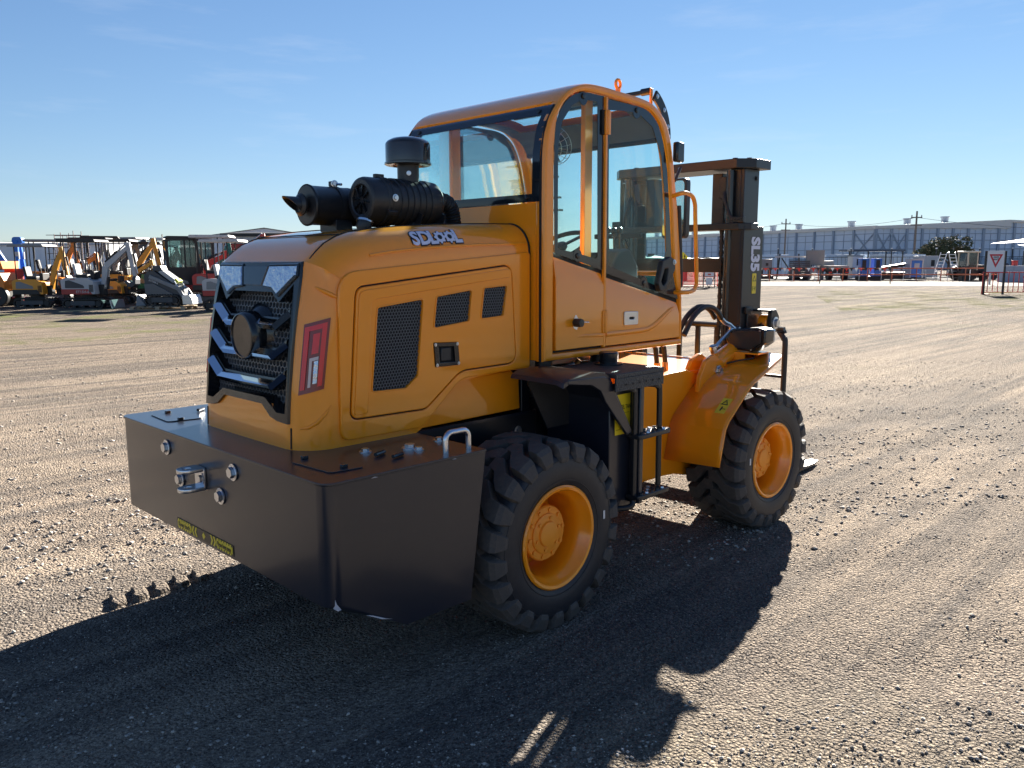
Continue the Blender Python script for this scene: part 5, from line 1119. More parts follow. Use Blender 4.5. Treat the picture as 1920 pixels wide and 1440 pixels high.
def digger(name, label, a, d, hd, body, band, boomm, scale=1.0, canopy='roof', roofm=BK, boom=None, blade=True, swing=0.0, seatm=BK, bucket=True, text=None, group='excavators parked in the row', wedge=None):
    e = empty(name, YP(a, d), hd); e.scale = (scale,) * 3; tag(e, label, 'excavator', group)
    for y in (-.36, .36): track(e, y, 1.45, .36)
    MB().bx(-.40, .40, -.26, .26, .20, .40).cyl((0, 0, .38), (0, 0, .50), .26, n=18).build('undercarriage', BK, e, 30)
    if blade:
        b_ = MB(); b_.add([(1.02, -.5, .03), (1.02, .5, .03), (.97, .5, .30), (.97, -.5, .30), (1.05, -.5, .01), (1.05, .5, .01), (1.0, .5, .32), (1.0, -.5, .32)], [(0, 3, 2, 1), (4, 5, 6, 7), (0, 1, 5, 4), (3, 7, 6, 2), (0, 4, 7, 3), (1, 2, 6, 5)])
        bo = b_.build('dozer_blade', BST if body is BWH else BK, e, 0)
        for y in (-.3, .3): MB().bar((.3, y, .25), (.99, y, .18), .06, .08).build('blade_arm', BK, bo, 0)
    # house : rounded tail, sloping front
    prof = fillet([(-.72, .52), (-.76, 1.02), (-.62, 1.10), (.18, 1.10), (.42, .98), (.46, .52)], [.04, .12, .06, .10, .06, .03], 4)
    h = MB().prism(prof, -.46, .46).build('house', body, e, 35, .02)
    MB().prism([(-.735, .515), (-.748, .70), (.22, .70), (.36, .515)], -.470, .470).build('lower_band', band, h, 30, .01)
    MB().prism(fillet([(-.60, .74), (-.58, 1.00), (-.44, 1.02), (.05, .84), (.10, .74)], .03, 3), -.474, -.462).build('side_vent_panel', wedge or BMG, h, 30)
    MB().prism(fillet([(-.60, .74), (-.58, 1.00), (-.44, 1.02), (.05, .84), (.10, .74)], .03, 3), .462, .474).build('side_vent_panel', wedge or BMG, h, 30)
    if text:
        for q, (t, x, z, sz, m) in enumerate(text): finish('lettering', frame_mesh(text_mesh(t, sz, .002, .001), (x, -.478, z), (1, 0, 0), (0, 0, 1)), m, h, 0)
    for k in range(4): MB().bx(.26 + k * .04, .28 + k * .04, -.474, -.462, .60, .86).build('louvre', BK, h, 0)
    st = empty('seat'); st.parent = e
    MB().bx(-.34, .06, -.21, .21, 1.10, 1.22).build('cushion', BK, st, 35, .03); MB().box((-.36, 0, 1.40), (.10, .42, .40), Matrix.Rotation(R(-10), 3, 'Y')).build('backrest', seatm, st, 35, .03)
    MB().bx(.22, .36, -.24, .24, 1.06, 1.34).build('console', BK, e, 30, .02)
    for y in (-.14, .14): MB().tube([(.27, y, 1.32), (.24, y, 1.55)], .014, 6).build('lever', BK, e)
    if canopy == 'roof':
        posts = [(-.58, -.40), (-.58, .40), (.18, -.42), (.18, .42)]
        for x, y in posts: MB().tube([(x, y, 1.05), (x, y, 2.36)], .022, 8).build('canopy_post', BK, e)
        MB().prism(fillet([(-.80, 2.36), (-.76, 2.46), (.56, 2.46), (.64, 2.36)], .03, 3), -.52, .52).build('canopy_roof', roofm, e, 35, .015)
    elif canopy == 'cab':
        cb = empty('operator_cab'); cb.parent = e
        o_ = fillet([(-.62, 1.05), (-.66, 2.30), (-.50, 2.42), (.32, 2.42), (.46, 2.25), (.52, 1.05)], [.02, .06, .10, .12, .10, .02], 4)
        i_ = fillet([(-.54, 1.35), (-.56, 2.26), (-.46, 2.33), (.27, 2.33), (.37, 2.2), (.42, 1.35)], .05, 4)
        for s_ in (-1, 1):
            plate('side_frame', [o_, i_], 'xz', s_ * .45, .05, BK, cb); plate('side_glass', i_, 'xz', s_ * .45, .01, BGL, cb)
            MB().bx(-.02, .03, s_ * .43, s_ * .47, 1.35, 2.34).build('door_post', BK, cb, 0)
        MB().prism(fillet([(-.66, 2.40), (-.58, 2.48), (.36, 2.48), (.44, 2.40)], .03, 3), -.47, .47).build('cab_roof', roofm, cb, 35, .01)
        MB().add([(.50, -.42, 1.3), (.50, .42, 1.3), (.38, .42, 2.28), (.38, -.42, 2.28)], [(0, 1, 2, 3)]).build('front_glass', BGL, cb, 0); MB().bx(-.64, .5, -.43, .43, 1.04, 1.34).build('cab_base', BK, cb, 30)
        MB().add([(-.63, -.42, 1.4), (-.63, .42, 1.4), (-.64, .42, 2.3), (-.64, -.42, 2.3)], [(0, 1, 2, 3)]).build('rear_glass', BGL, cb, 0)
    # boom, arm, bucket
    bm_ = boom or dict(p=(.55, .72), k=(.80, 1.55), t=(1.25, 2.15), a=(1.55, 1.05), w=(1.35, .70))
    sw = empty('boom_assembly'); sw.parent = e; sw.location = (0, 0, 0); sw.rotation_euler = (0, 0, swing)
    def pr2(p0, p1, w0, w1, y, m, nm, yo=0.0):
        p0, p1 = Vector(p0), Vector(p1); dd = (p1 - p0).normalized(); nn_ = Vector((-dd.y, dd.x)); pts = [p0 + nn_ * w0, p0 - nn_ * w0, p1 - nn_ * w1, p1 + nn_ * w1]
        return MB().prism([tuple(p) for p in pts], yo - y, yo + y).build(nm, m, sw, 30, .015)
    MB().bx(.40, .62, -.14, .14, .48, .86).build('swing_post', BK, sw, 30, .02)
    P, K_, T, Aa, Wk = (Vector(bm_[q]) for q in 'pktaw')
    pr2(P, K_, .07, .11, .08, boomm, 'boom_lower'); pr2(K_, T, .11, .065, .08, boomm, 'boom_upper'); pr2(T + (T - Aa).normalized() * .16, Aa, .085, .055, .065, boomm, 'arm')
    def cyl2(p0, p1, yo, nm):
        p0, p1 = Vector(p0), Vector(p1); mid = p0.lerp(p1, .55)
        c = MB().cyl((p0.x, yo, p0.y), (mid.x, yo, mid.y), .042, n=10).build(nm, BK, sw); MB().cyl((mid.x, yo, mid.y), (p1.x, yo, p1.y), .022, n=8).build('cylinder_rod', BST, sw)
    cyl2(P + Vector((.16, -.02)), K_ + Vector((.12, .0)), .0, 'boom_cylinder'); cyl2(K_ + Vector((-.02, .16)), T + (T - Aa).normalized() * .18, .0, 'arm_cylinder'); cyl2(T + (Aa - T) * .25 + Vector((.12, .02)), Aa + Vector((.10, .10)), .0, 'bucket_cylinder')
    MB().tube([(P.x, .05, P.y + .1), ((P.x + K_.x) / 2 - .1, .06, (P.y + K_.y) / 2 + .12), (K_.x, .06, K_.y + .16), (T.x - .1, .05, T.y + .10)], .016, 6).build('boom_hose', BK, sw)
    if bucket:
        d_ = Wk - Aa; bpz = [(0, .02), (.16, .0), (.30, -.12), (.30, -.34), (.16, -.44), (-.10, -.40), (-.02, -.30), (.10, -.30), (.16, -.16), (.02, -.06)]
        ang = math.atan2(d_.y, d_.x) + R(70); c_, s2 = math.cos(ang), math.sin(ang)
        MB().prism([(Aa.x + (p[0] * c_ - p[1] * s2) * .9, Aa.y + (p[0] * s2 + p[1] * c_) * .9) for p in bpz], -.20, .20).build('bucket', BGR, sw, 30, .01)
    return e
B_UP = dict(p=(.55, .70), k=(.72, 1.45), t=(1.05, 2.20), a=(1.22, 1.25), w=(1.05, .9))
B_OUT = dict(p=(.55, .70), k=(.70, 1.50), t=(1.55, 2.20), a=(1.72, 1.15), w=(1.5, .8))
B_FWD = dict(p=(.55, .72), k=(.95, 1.45), t=(1.75, 1.95), a=(1.95, .95), w=(1.75, .7))
def at_px(x, dep): return (x - 960) / 1517.0 * dep
# front row, left to right
digger('mini_excavator', 'small yellow excavator with grey flat canopy, leftmost of the front row', at_px(78, 31), 31, HD, BYEL, BK, BYEL, .96, 'roof', BMG, B_UP, False)
digger('mini_excavator', 'white and red mini excavator with black canopy and white boom', at_px(172, 30.2), 30.2, HD, BWH, BRED, BWH, 1.02, 'roof', BK, B_OUT, True, seatm=WRAP, wedge=BGR,
       text=[('ET15H-6', .02, .60, .13, BWH), ('KAILA', -.30, 1.055, .06, BRED)])
# stand-on tracked loader on a pallet
ld_ = empty('skid_loader', YP(at_px(318, 29.4), 29.4, .13), HD); tag(ld_, 'dark grey stand-on tracked skid loader parked on a wooden pallet', 'skid loader')
for y in (-.36, .36): track(ld_, y, 1.25, .40, .22)
MB().prism(fillet([(-.62, .36), (-.66, 1.08), (-.52, 1.22), (-.30, 1.24), (.42, .72), (.62, .62), (.66, .36)], [.02, .05, .06, .06, .05, .03, .02], 3), -.34, .34).build('body', BGR, ld_, 35, .02)
MB().prism([(-.62, .40), (-.64, .78), (-.30, .80), (.42, .40)], -.40, .40).build('side_panel', mat('bg_loader_panel', (.11, .115, .12), .5), ld_, 30, .01)
MB().prism(fillet([(-.20, 1.22), (-.02, 1.26), (.40, .94), (.34, .80)], .03, 3), -.26, .26).build('bonnet', mat('bg_pale_grey', (.34, .36, .37), .4), ld_, 30, .02)
MB().prism(fillet([(.25, .86), (.40, .98), (.52, .88), (.42, .78)], .03, 3), -.20, .20).build('bonnet_latch', YGREEN, ld_, 30, .02)
for y in (-.38, .38): MB().bar((-.45, y, 1.05), (.55, y, .62), .06, .13).bar((.55, y, .62), (.78, y, .26), .06, .12).build('loader_arm', BMG, ld_, 30, .01); MB().cyl((.40, y * .8, .88), (.66, y * .8, .40), .03, n=8).build('lift_cylinder', BST, ld_)
MB().prism([(.72, .06), (.70, .38), (.98, .40), (1.04, .30), (1.08, .06)], -.46, .46).build('bucket', BST, ld_, 30, .01); MB().prism([(-.98, .02), (-.92, .40), (-.62, .02)], -.40, .40).build('rear_counterweight', BMG, ld_, 30)
MB().prism(fillet([(-.38, 1.24), (-.36, 1.42), (-.10, 1.44), (-.02, 1.26)], .03, 3), -.24, .24).build('seat_pad', BGR, ld_, 30, .02)
for q in (-.1, .1): MB().tube([(-.42, q, 1.2), (-.46, q, 1.45)], .015, 6).build('lever', BK, ld_)
finish('lettering', frame_mesh(text_mesh('ET750B-6', .085, .002, .001), (-.30, -.402, .86), (.94, 0, -.34), (.34, 0, .94)), BWH, ld_, 0)
pa = empty('pallet', YP(at_px(312, 29.4), 29.4), HD); tag(pa, 'flat wooden pallet under the dark grey skid loader', 'pallet')
for k in range(7): MB().bx(-1.0 + k * .29, -.80 + k * .29, -.6, .6, .10, .125).build('deck_board', WOOD, pa, 0)
for y in (-.55, 0, .55):
    MB().bx(-1.0, .94, y - .05, y + .05, .0, .02).build('base_board', WOOD, pa, 0)
    for x in (-.94, -.03, .88): MB().bx(x - .07, x + .07, y - .05, y + .05, .02, .10).build('block', WOOD, pa, 0)
digger('mini_excavator', 'white vented mini excavator with wrapped seat beside the hood', at_px(432, 28.8), 28.8, HD, BWH, BRED, BRED, 1.0, 'roof', BWH, dict(p=(.5, .70), k=(.85, 1.35), t=(1.5, 1.7), a=(1.8, 1.0), w=(1.5, .8)), True, seatm=WRAP)
# rows behind
digger('mini_excavator', 'red and black excavator with dark glazed cab behind the skid loader', at_px(352, 33.5), 33.5, HD + .5, BK, BRED, BRED, 1.10, 'cab', BK, dict(p=(.5, .7), k=(.9, 1.5), t=(1.5, 1.8), a=(1.7, .9), w=(1.5, .7)), False)
digger('mini_excavator', 'black roofed yellow excavator whose bent boom peaks right of the white one', at_px(232, 35), 35, HD + .15, BYEL, BYEL, BYEL, 1.08, 'roof', BK, dict(p=(.5, .7), k=(.75, 1.5), t=(1.35, 2.35), a=(1.55, 1.35), w=(1.4, 1)), False)
digger('mini_excavator', 'teal green excavator with bent teal boom behind the skid loader', at_px(285, 36.5), 36.5, HD + .3, BTEAL, BTEAL, BTEAL, 1.05, 'roof', BK, dict(p=(.5, .7), k=(.75, 1.35), t=(1.2, 2.1), a=(1.5, 1.2), w=(1.4, .9)), False)
digger('mini_excavator', 'grey excavator with dark canopy directly behind the white and red one', at_px(188, 36), 36, HD + .2, BMG, BK, BMG, 1.12, 'roof', BK, B_OUT, False, seatm=WRAP)
digger('mini_excavator', 'orange excavator with low boom seen between the first two canopies', at_px(118, 36.5), 36.5, HD, BORG, BK, BORG, 1.0, 'none', BK, B_FWD, False)
digger('mini_excavator', 'white cabbed excavator behind the red arm near the red trailer', at_px(385, 36.5), 36.5, HD + .4, BWH, BK, BTEAL, 1.12, 'cab', BWH, B_UP, False)
digger('mini_excavator', 'red excavator with raised red arm right of the glazed cab', at_px(412, 33), 33, HD + .12, BRED, BK, BRED, 1.12, 'roof', BWH, dict(p=(.4, 1.1), k=(.75, 1.65), t=(1.7, 2.35), a=(1.9, 1.6), w=(1.7, 1.2)), False)
digger('mini_excavator', 'pale yellow excavator with black canopy deep in the row left of centre', at_px(205, 40), 40, HD + .4, BYEL, BK, BGR, 1.2, 'roof', BK, B_OUT, False)
digger('mini_excavator', 'orange excavator with pale canopy far behind the yellow one', at_px(100, 41), 41, HD + .3, BORG, BK, BORG, 1.15, 'roof', BMG, B_UP, False)
digger('mini_excavator', 'white excavator with white canopy far behind the skid loader', at_px(310, 43), 43, HD - .3, BWH, BMG, BWH, 1.2, 'roof', BWH, B_OUT, False, seatm=WRAP)
digger('mini_excavator', 'dark excavator with grey boom second from the scaffolding', at_px(160, 42), 42, HD + .1, BGR, BK, BMG, 1.18, 'roof', BK, B_UP, False)
digger('mini_excavator', 'yellow excavator under the white boom in the second row', at_px(222, 33.2), 33.2, HD + .1, BYEL, BK, BYEL, .85, 'none', BK, B_FWD, False)
digger('mini_excavator', 'farthest grey excavator, its canopy just above the white boom', at_px(258, 42), 42, HD - .2, BMG, BK, BMG, 1.2, 'roof', BMG, B_UP, False)

# tracked dumper at the left edge
dm = empty('mini_dumper', YP(at_px(6, 32), 32), HD); tag(dm, 'orange mini dumper with raised skip at the left edge', 'dumper')
MB().bx(-1.1, .45, -.5, .5, .35, .60).build('chassis', BK, dm, 30, .02)
MB().add([(-.9, -.5, 1.35), (-.9, .5, 1.35), (.52, .5, 1.45), (.52, -.5, 1.45), (-1.0, -.6, 1.72), (-1.0, .6, 1.72), (.50, .6, 1.74), (.50, -.6, 1.74)], [(0, 1, 2, 3), (0, 4, 5, 1), (1, 5, 6, 2), (2, 6, 7, 3), (3, 7, 4, 0)]).build('skip', BORG, dm, 30)
MB().prism(fillet([(-.3, .6), (-.3, 1.30), (.35, 1.30), (.50, 1.0), (.50, .6)], .05, 3), -.48, .48).build('engine_cover', BORG, dm, 30, .02); MB().bx(-.10, .30, -.50, -.482, .75, 1.12).build('engine', BRED, dm, 30); MB().bx(-.2, .52, -.52, -.46, .52, .68).build('side_rail', BYEL, dm, 30)
for y in (-.45, .45):
    for x in (-.8, .25): MB().lathe([(.12, -.10), (.34, -.11), (.38, -.08), (.38, .08), (.34, .11), (.12, .10)], (x, y, .38), (0, 1, 0), 22).build('wheel', BK, dm)
# red attachment frame and blue boom lifts
ra = empty('red_implement', YP(at_px(36, 33), 33), HD); tag(ra, 'red steel implement frame standing between dumper and yellow excavator', 'implement')
MB().bx(-.22, .22, -.3, .3, .35, 1.45).build('frame_panel', BRED, ra, 30, .02); MB().bx(-.6, .3, -.5, .5, .12, .30).build('base_tray', BRED, ra, 30, .02)
for k, (px, lab) in enumerate(((8, 'blue boom lift arm leaning out at the far left edge'), (49, 'tall blue boom lift folded behind the yellow excavator'))):
    bl = empty('boom_lift', YP(at_px(px, 46), 46), HD + .2); tag(bl, lab, 'boom lift', 'blue boom lifts')
    MB().bx(-.9, .9, -.7, .7, .45, 1.0).build('base', BBLU, bl, 30, .05)
    for x in (-.7, .7):
        for y in (-.7, .7): MB().cyl((x, y - .12, .4), (x, y + .12, .4), .4, n=16).build('wheel', BK, bl)
    if k:
        for y in (-.34, .34): MB().bar((0, y * 1.5, 1.0), (-.05, y * .55, 2.9), .20, .22).build('boom_leg', BBLU, bl, 30, .02); MB().bx(-.12, .12, y * 1.1 - .06, y * 1.1 + .06, 1.9, 2.3).build('guard_plate', BWH, bl, 0)
        MB().prism(fillet([(-.30, 2.75), (-.22, 3.12), (.22, 3.12), (.30, 2.75)], .15, 4), -.25, .25).build('boom_head', BBLU, bl, 30, .03)
    else:
        MB().bar((-.9, 0, 3.1), (-.35, 0, 2.9), .25, .28).bar((-.35, 0, 2.95), (.6, 0, 1.2), .25, .28).build('boom', BBLU, bl, 30, .03)

# ---- buildings and far things on the left
CLAD = mat('white_cladding', (.72, .73, .76), .6, vary=.04); CLADB = mat('blue_grey_cladding', (.60, .68, .78), .6, vary=.04); CLADD = mat('dark_cladding', (.40, .48, .58), .6, vary=.06); RIB = mat('steel_column', (.30, .36, .44), .5, vary=.1); ROOFW = mat('pale_roof', (.66, .64, .60), .5)
def shed(name, label, a, d, hd, L, Wd, eave, ridge, m, panels=10, cat='warehouse', rm=ROOFW):
    e = empty(name, YP(a, d), hd); tag(e, label, cat)
    n_ = panels; st = L / n_
    for k in range(n_): MB().bx(-L / 2 + k * st + .03, -L / 2 + (k + 1) * st - .03, -Wd / 2 - .06, -Wd / 2, 0, eave).build('wall_panel', m, e, 0)
    MB().bx(-L / 2, L / 2, -Wd / 2, Wd / 2, 0, eave - .05).build('wall_core', m, e, 0)
    for s_ in (-1, 1): MB().prism([(-Wd / 2, eave), (Wd / 2, eave), (0, ridge)], s_ * L / 2, s_ * (L / 2 - .1), 'yz').build('gable', m, e, 0)
    for s_ in (-1, 1): MB().add([(-L / 2 - .3, s_ * (Wd / 2 + .3), eave), (L / 2 + .3, s_ * (Wd / 2 + .3), eave), (L / 2 + .3, 0, ridge + .1), (-L / 2 - .3, 0, ridge + .1)], [(0, 1, 2, 3)]).build('roof_sheet', rm, e, 0)
    MB().bx(-L / 2 - .3, L / 2 + .3, -Wd / 2 - .45, -Wd / 2 - .25, eave - .3, eave).build('gutter', RIB, e, 0)
    return e
shed('white_warehouse', 'low white warehouse behind the blue boom lifts on the left', at_px(60, 150), 150, HD + .02, 44, 30, 5.0, 5.4, CLAD, 12)
w2 = shed('gabled_warehouse', 'pale grey warehouse with sloping gable behind the red trailer', at_px(490, 135), 135, HD + PI / 2 + .35, 40, 22, 4.9, 6.5, CLAD, 8)
shed('far_shed', 'long low pale shed on the horizon above the excavators', at_px(240, 190), 190, HD + .03, 60, 20, 4.6, 5.6, CLADB, 10, 'shed')
sc = empty('scaffold_tower', YP(at_px(133, 95), 95), HD + .1); tag(sc, 'bare tube scaffolding rising above the left row of machines', 'scaffolding')
SCM = mat('scaffold_tube', (.20, .13, .12), .6)
for i in range(6):
    for y in (0, 2.2):
        hgt = [4.2, 5.0, 5.2, 4.9, 5.4, 4.6][i]; MB().tube([(-1.7 + i * .7, y, 0), (-1.7 + i * .7, y, hgt)], .045, 6).build('standard', SCM, sc)
for j in range(7):
    for y in (0, 2.2): MB().tube([(-1.9, y, .7 * (j + 1)), (2.0, y, .7 * (j + 1))], .04, 6).build('ledger', SCM, sc)
for i in range(4): MB().tube([(-1.7 + i * .7, 0, .7 * (i + 1)), (-.3 + i * .6, 0, .7 * (i + 3))], .035, 6).build('brace', SCM, sc)
# curtain trailer with tarpaulin
tr_ = empty('red_trailer', YP(at_px(590, 43), 43), HD + .02); tag(tr_, 'long dark red tipper trailer with black tarpaulin behind the hood', 'trailer')
MB().bx(-4.2, 4.4, -1.2, 1.2, 1.1, 2.62).build('side_body', BRED, tr_, 30, .03); MB().bx(-4.24, 4.44, -1.24, 1.24, 2.62, 3.02).build('top_band', BWH, tr_, 30, .03)
tp2 = MB(); tp2.grid(lambda u, v: (u, v * 1.32, 3.10 + .12 * (1 - v * v) + .06 * mnoise.noise((u * 1.3, v * 2, .3))), [-4.3 + i * .22 for i in range(41)], [-1, -.8, -.4, 0, .4, .8, 1]); tp2.grid(lambda u, v: (u, -1.33 + .03 * mnoise.noise((u * 2, v, 2.)), 2.98 + v * .16), [-4.3 + i * .22 for i in range(41)], [0, .5, 1]); tp2.build('tarpaulin', BK, tr_, 60)
MB().bx(-4.2, 4.4, -.5, .5, .8, 1.1).build('chassis', BK, tr_, 0)
for x in (-3.2, -2.0, 3.0): MB().cyl((x, -1.2, .5), (x, -.85, .5), .5, n=18).build('wheel', BK, tr_); MB().cyl((x, 1.2, .5), (x, .85, .5), .5, n=18).build('wheel', BK, tr_)
for k in range(8): MB().bx(-4.0 + k * 1.12, -3.92 + k * 1.12, -1.24, -1.2, 1.1, 2.62).build('side_rib', BRED, tr_, 0)
POLE = mat('weathered_pole', (.16, .14, .125), .85, vary=.2)
def power_pole(a, d, h, label, arm=1.8):
    e = empty('power_pole', YP(a, d), HD + .2); tag(e, label, 'power pole', 'power poles')
    MB().cyl((0, 0, 0), (0, 0, h), .17, .12, 8).build('pole', POLE, e)
    for z in (h - .9, h - 2.0): MB().bx(-arm / 2, arm / 2, -.06, .06, z - .08, z + .08).build('cross_arm', POLE, e, 0)
    for x in (-.8, .8): MB().cyl((x, 0, h - .82), (x, 0, h - .55), .07, n=6).build('insulator', BMG, e)
    return e
power_pole(at_px(315, 170), 170, 7.6, 'distant power pole on the left skyline above the cabbed excavator', 2.4)
power_pole(at_px(1465, 150), 150, 9.4, 'thin power pole standing beside the mast on the right')
power_pole(at_px(1705, 120), 120, 8.9, 'taller power pole in front of the cross-braced warehouse bays')
def wire(p, q, sag, nm, lab):
    p, q = Vector(p), Vector(q); pts = [p.lerp(q, t / 16) - Vector((0, 0, sag * 4 * (t / 16) * (1 - t / 16))) for t in range(17)]
    tag(MB().tube(pts, .022, 4).build(nm, BK), lab, 'wire')
wire(YP(at_px(1465, 150), 150, 8.6), YP(at_px(1705, 120), 120, 8.0), .9, 'overhead_wire', 'overhead wire strung between the two right hand poles')
wire(YP(at_px(1705, 120), 120, 8.0), YP(at_px(2050, 95), 95, 5.2), .4, 'overhead_wire', 'overhead wire running right from the taller pole')
wire(YP(at_px(1465, 150), 150, 8.6), YP(at_px(1180, 210), 210, 8.5), 1.0, 'overhead_wire', 'overhead wire running left from the thin pole')
wire(YP(at_px(315, 170), 170, 6.6), YP(at_px(20, 190), 190, 6.9), 1.0, 'overhead_wire', 'overhead wire running left from the distant pole')

# ---- big steel warehouse on the right : side wall running away to the left, gable towards the yard
C_ = (76.6, 173.0); sdv = Vector((-.423, .906)); gdv = Vector((1.0, .03))
wh = empty('steel_warehouse', YP(*C_), 0); tag(wh, 'huge pale blue steel warehouse with columns and cross bracing on the right', 'warehouse')
B0 = YP(*C_)
def WL(v2, s, off, z):   # along wall direction v2, off metres out of the wall
    p = Vector(C_) + v2 * s; nrm_ = Vector((-v2.y, v2.x)) if v2 is sdv else Vector((v2.y, -v2.x))
    if v2 is sdv: nrm_ = Vector((-.906, -.423))
    p = p + nrm_ * off; w_ = YP(p.x, p.y, z) - B0; return w_
EV = 8.6; RG = 9.85
def slab(v2, s0, s1, z0, z1, o0, o1, nm, m, par=None, z1b=None):
    z1b = z1 if z1b is None else z1b
    vs = [WL(v2, s0, o0, z0), WL(v2, s1, o0, z0), WL(v2, s1, o0, z1b), WL(v2, s0, o0, z1), WL(v2, s0, o1, z0), WL(v2, s1, o1, z0), WL(v2, s1, o1, z1b), WL(v2, s0, o1, z1)]
    return MB().add(vs, [(0, 1, 2, 3), (5, 4, 7, 6), (0, 4, 5, 1), (3, 2, 6, 7), (0, 3, 7, 4), (1, 5, 6, 2)]).build(nm, m, par or wh, 0)
def topz(v2, s): return EV if v2 is sdv else (EV + (RG - EV) * (s / 28.6) if s < 28.6 else RG - (RG - EV) * (s - 28.6) / 28.6)
rows = [0, 2.3, 4.3, 6.1, 7.5]
for v2, bays, bw in ((sdv, 17, 5.62), (gdv, 16, 3.28)):
    Lw = bays * bw
    for k in range(bays):
        s0, s1 = k * bw, (k + 1) * bw; sm = (s0 + s1) / 2
        for (p0, p1) in ((s0, sm), (sm, s1)):
            for r_ in range(len(rows)):
                z0 = rows[r_]; top_ = r_ == len(rows) - 1; z1 = topz(v2, p0) if top_ else rows[r_ + 1]; zb = topz(v2, p1) if top_ else rows[r_ + 1]
                slab(v2, p0 + .05, p1 - .05, z0 + .05, z1 - .05, -.08, .0, 'wall_panel', CLADD if r_ == 0 else CLADB, None, zb - .05)
    for k in range(bays + 1): slab(v2, k * bw - .22, k * bw + .22, 0, topz(v2, k * bw) - .1, .0, .42, 'column', RIB)
    for z in rows[1:]: slab(v2, 0, Lw, z - .07, z + .07, .01, .14, 'girt', RIB)
    for k in range(bays): slab(v2, (k + .5) * bw - .05, (k + .5) * bw + .05, 0, 7.5, .01, .10, 'mullion', RIB)
    slab(v2, 0, Lw, 0, 8.3, -.4, -.15, 'wall_backing', CLADD)
for v2, k in ((sdv, 0), (gdv, 0), (gdv, 1)):
    bw = 5.62 if v2 is sdv else 3.28
    for a, b in (((k * bw, 2.3), ((k + 1) * bw, 7.9)), ((k * bw, 7.9), ((k + 1) * bw, 2.3))):
        MB().bar(WL(v2, a[0], .25, a[1]), WL(v2, b[0], .25, b[1]), .16, .22).build('cross_brace', RIB, wh, 0)
slab(sdv, -.4, 17 * 5.62, EV - .15, EV + .55, -.2, .55, 'eave_fascia', ROOFW)
slab(gdv, -.4, 28.6, EV - .05, EV + .45, -.1, .5, 'barge_board', ROOFW, None, RG + .45); bb = slab(gdv, 28.6, 57.2, RG - .05, RG + .45, -.1, .5, 'barge_board', ROOFW, None, EV + .45)
def RFp(s, g, z): p = Vector(C_) + sdv * s + gdv * g; return YP(p.x, p.y, z) - B0
MB().add([RFp(0, -.3, EV + .4), RFp(95, -.3, EV + .4), RFp(95, 28.6, RG + .5), RFp(0, 28.6, RG + .5)], [(0, 1, 2, 3)]).build('roof_sheet', ROOFW, wh, 0)
MB().add([RFp(0, 57, EV + .4), RFp(95, 57, EV + .4), RFp(95, 28.6, RG + .5), RFp(0, 28.6, RG + .5)], [(3, 2, 1, 0)]).build('roof_sheet', ROOFW, wh, 0)
for s, g in ((8, 13.5), (14, 6), (26, 3), (36, 4), (48, 3), (66, 3), (84, 3), (6, 20)):
    c = RFp(s, g, topz(gdv, g) + .6); MB().cyl(c, c + Vector((0, 0, 1.0)), .75, n=12).cyl(c + Vector((0, 0, 1.0)), c + Vector((0, 0, 1.25)), .95, n=12).build('roof_vent', RIB, wh)
# open-sided shed and office at the right edge
ofc = empty('site_office', YP(53.5, 78), HD - .1); tag(ofc, 'dark site office with pale awning roof at the right edge', 'office')
MB().bx(-2.6, 9, -.2, 4, 0, 2.7).build('wall', mat('office_wall', (.10, .11, .11), .7), ofc, 0)
MB().add([(-3.2, -1.3, 2.75), (9, -1.3, 3.3), (9, 4, 3.9), (-3.2, 4, 3.3)], [(0, 1, 2, 3)]).build('awning_roof', ROOFW, ofc, 0)
MB().bx(-2.2, -.2, -.26, -.2, .9, 2.0).build('blue_board', mat('board_blue', (.03, .06, .16), .5), ofc, 0)
for x in (-2.5, .9, 4): MB().bx(x - .06, x + .06, -1.1, -.98, 0, 2.85).build('awning_post', BK, ofc, 0)
gs2 = empty('open_shed', YP(71, 108), HD - .1); tag(gs2, 'grey open framed shed behind the site office', 'shed')
MB().add([(-3, -2, 4.2), (14, -2, 6.6), (14, 10, 6.6), (-3, 10, 4.2)], [(0, 1, 2, 3)]).build('roof_sheet', CLADB, gs2, 0)
for x in (-2.8, 1, 5, 9): MB().bx(x - .12, x + .12, -1.9, -1.7, 0, 4.2 + (x + 3) * .14).build('post', RIB, gs2, 0)
MB().bar((-2.8, -1.8, 3.5), (9, -1.8, 5.2), .12, .12).build('truss', RIB, gs2, 0); MB().bx(-2.8, 12, -1.6, -1.5, 0, 3.2).build('wall', CLADB, gs2, 0)

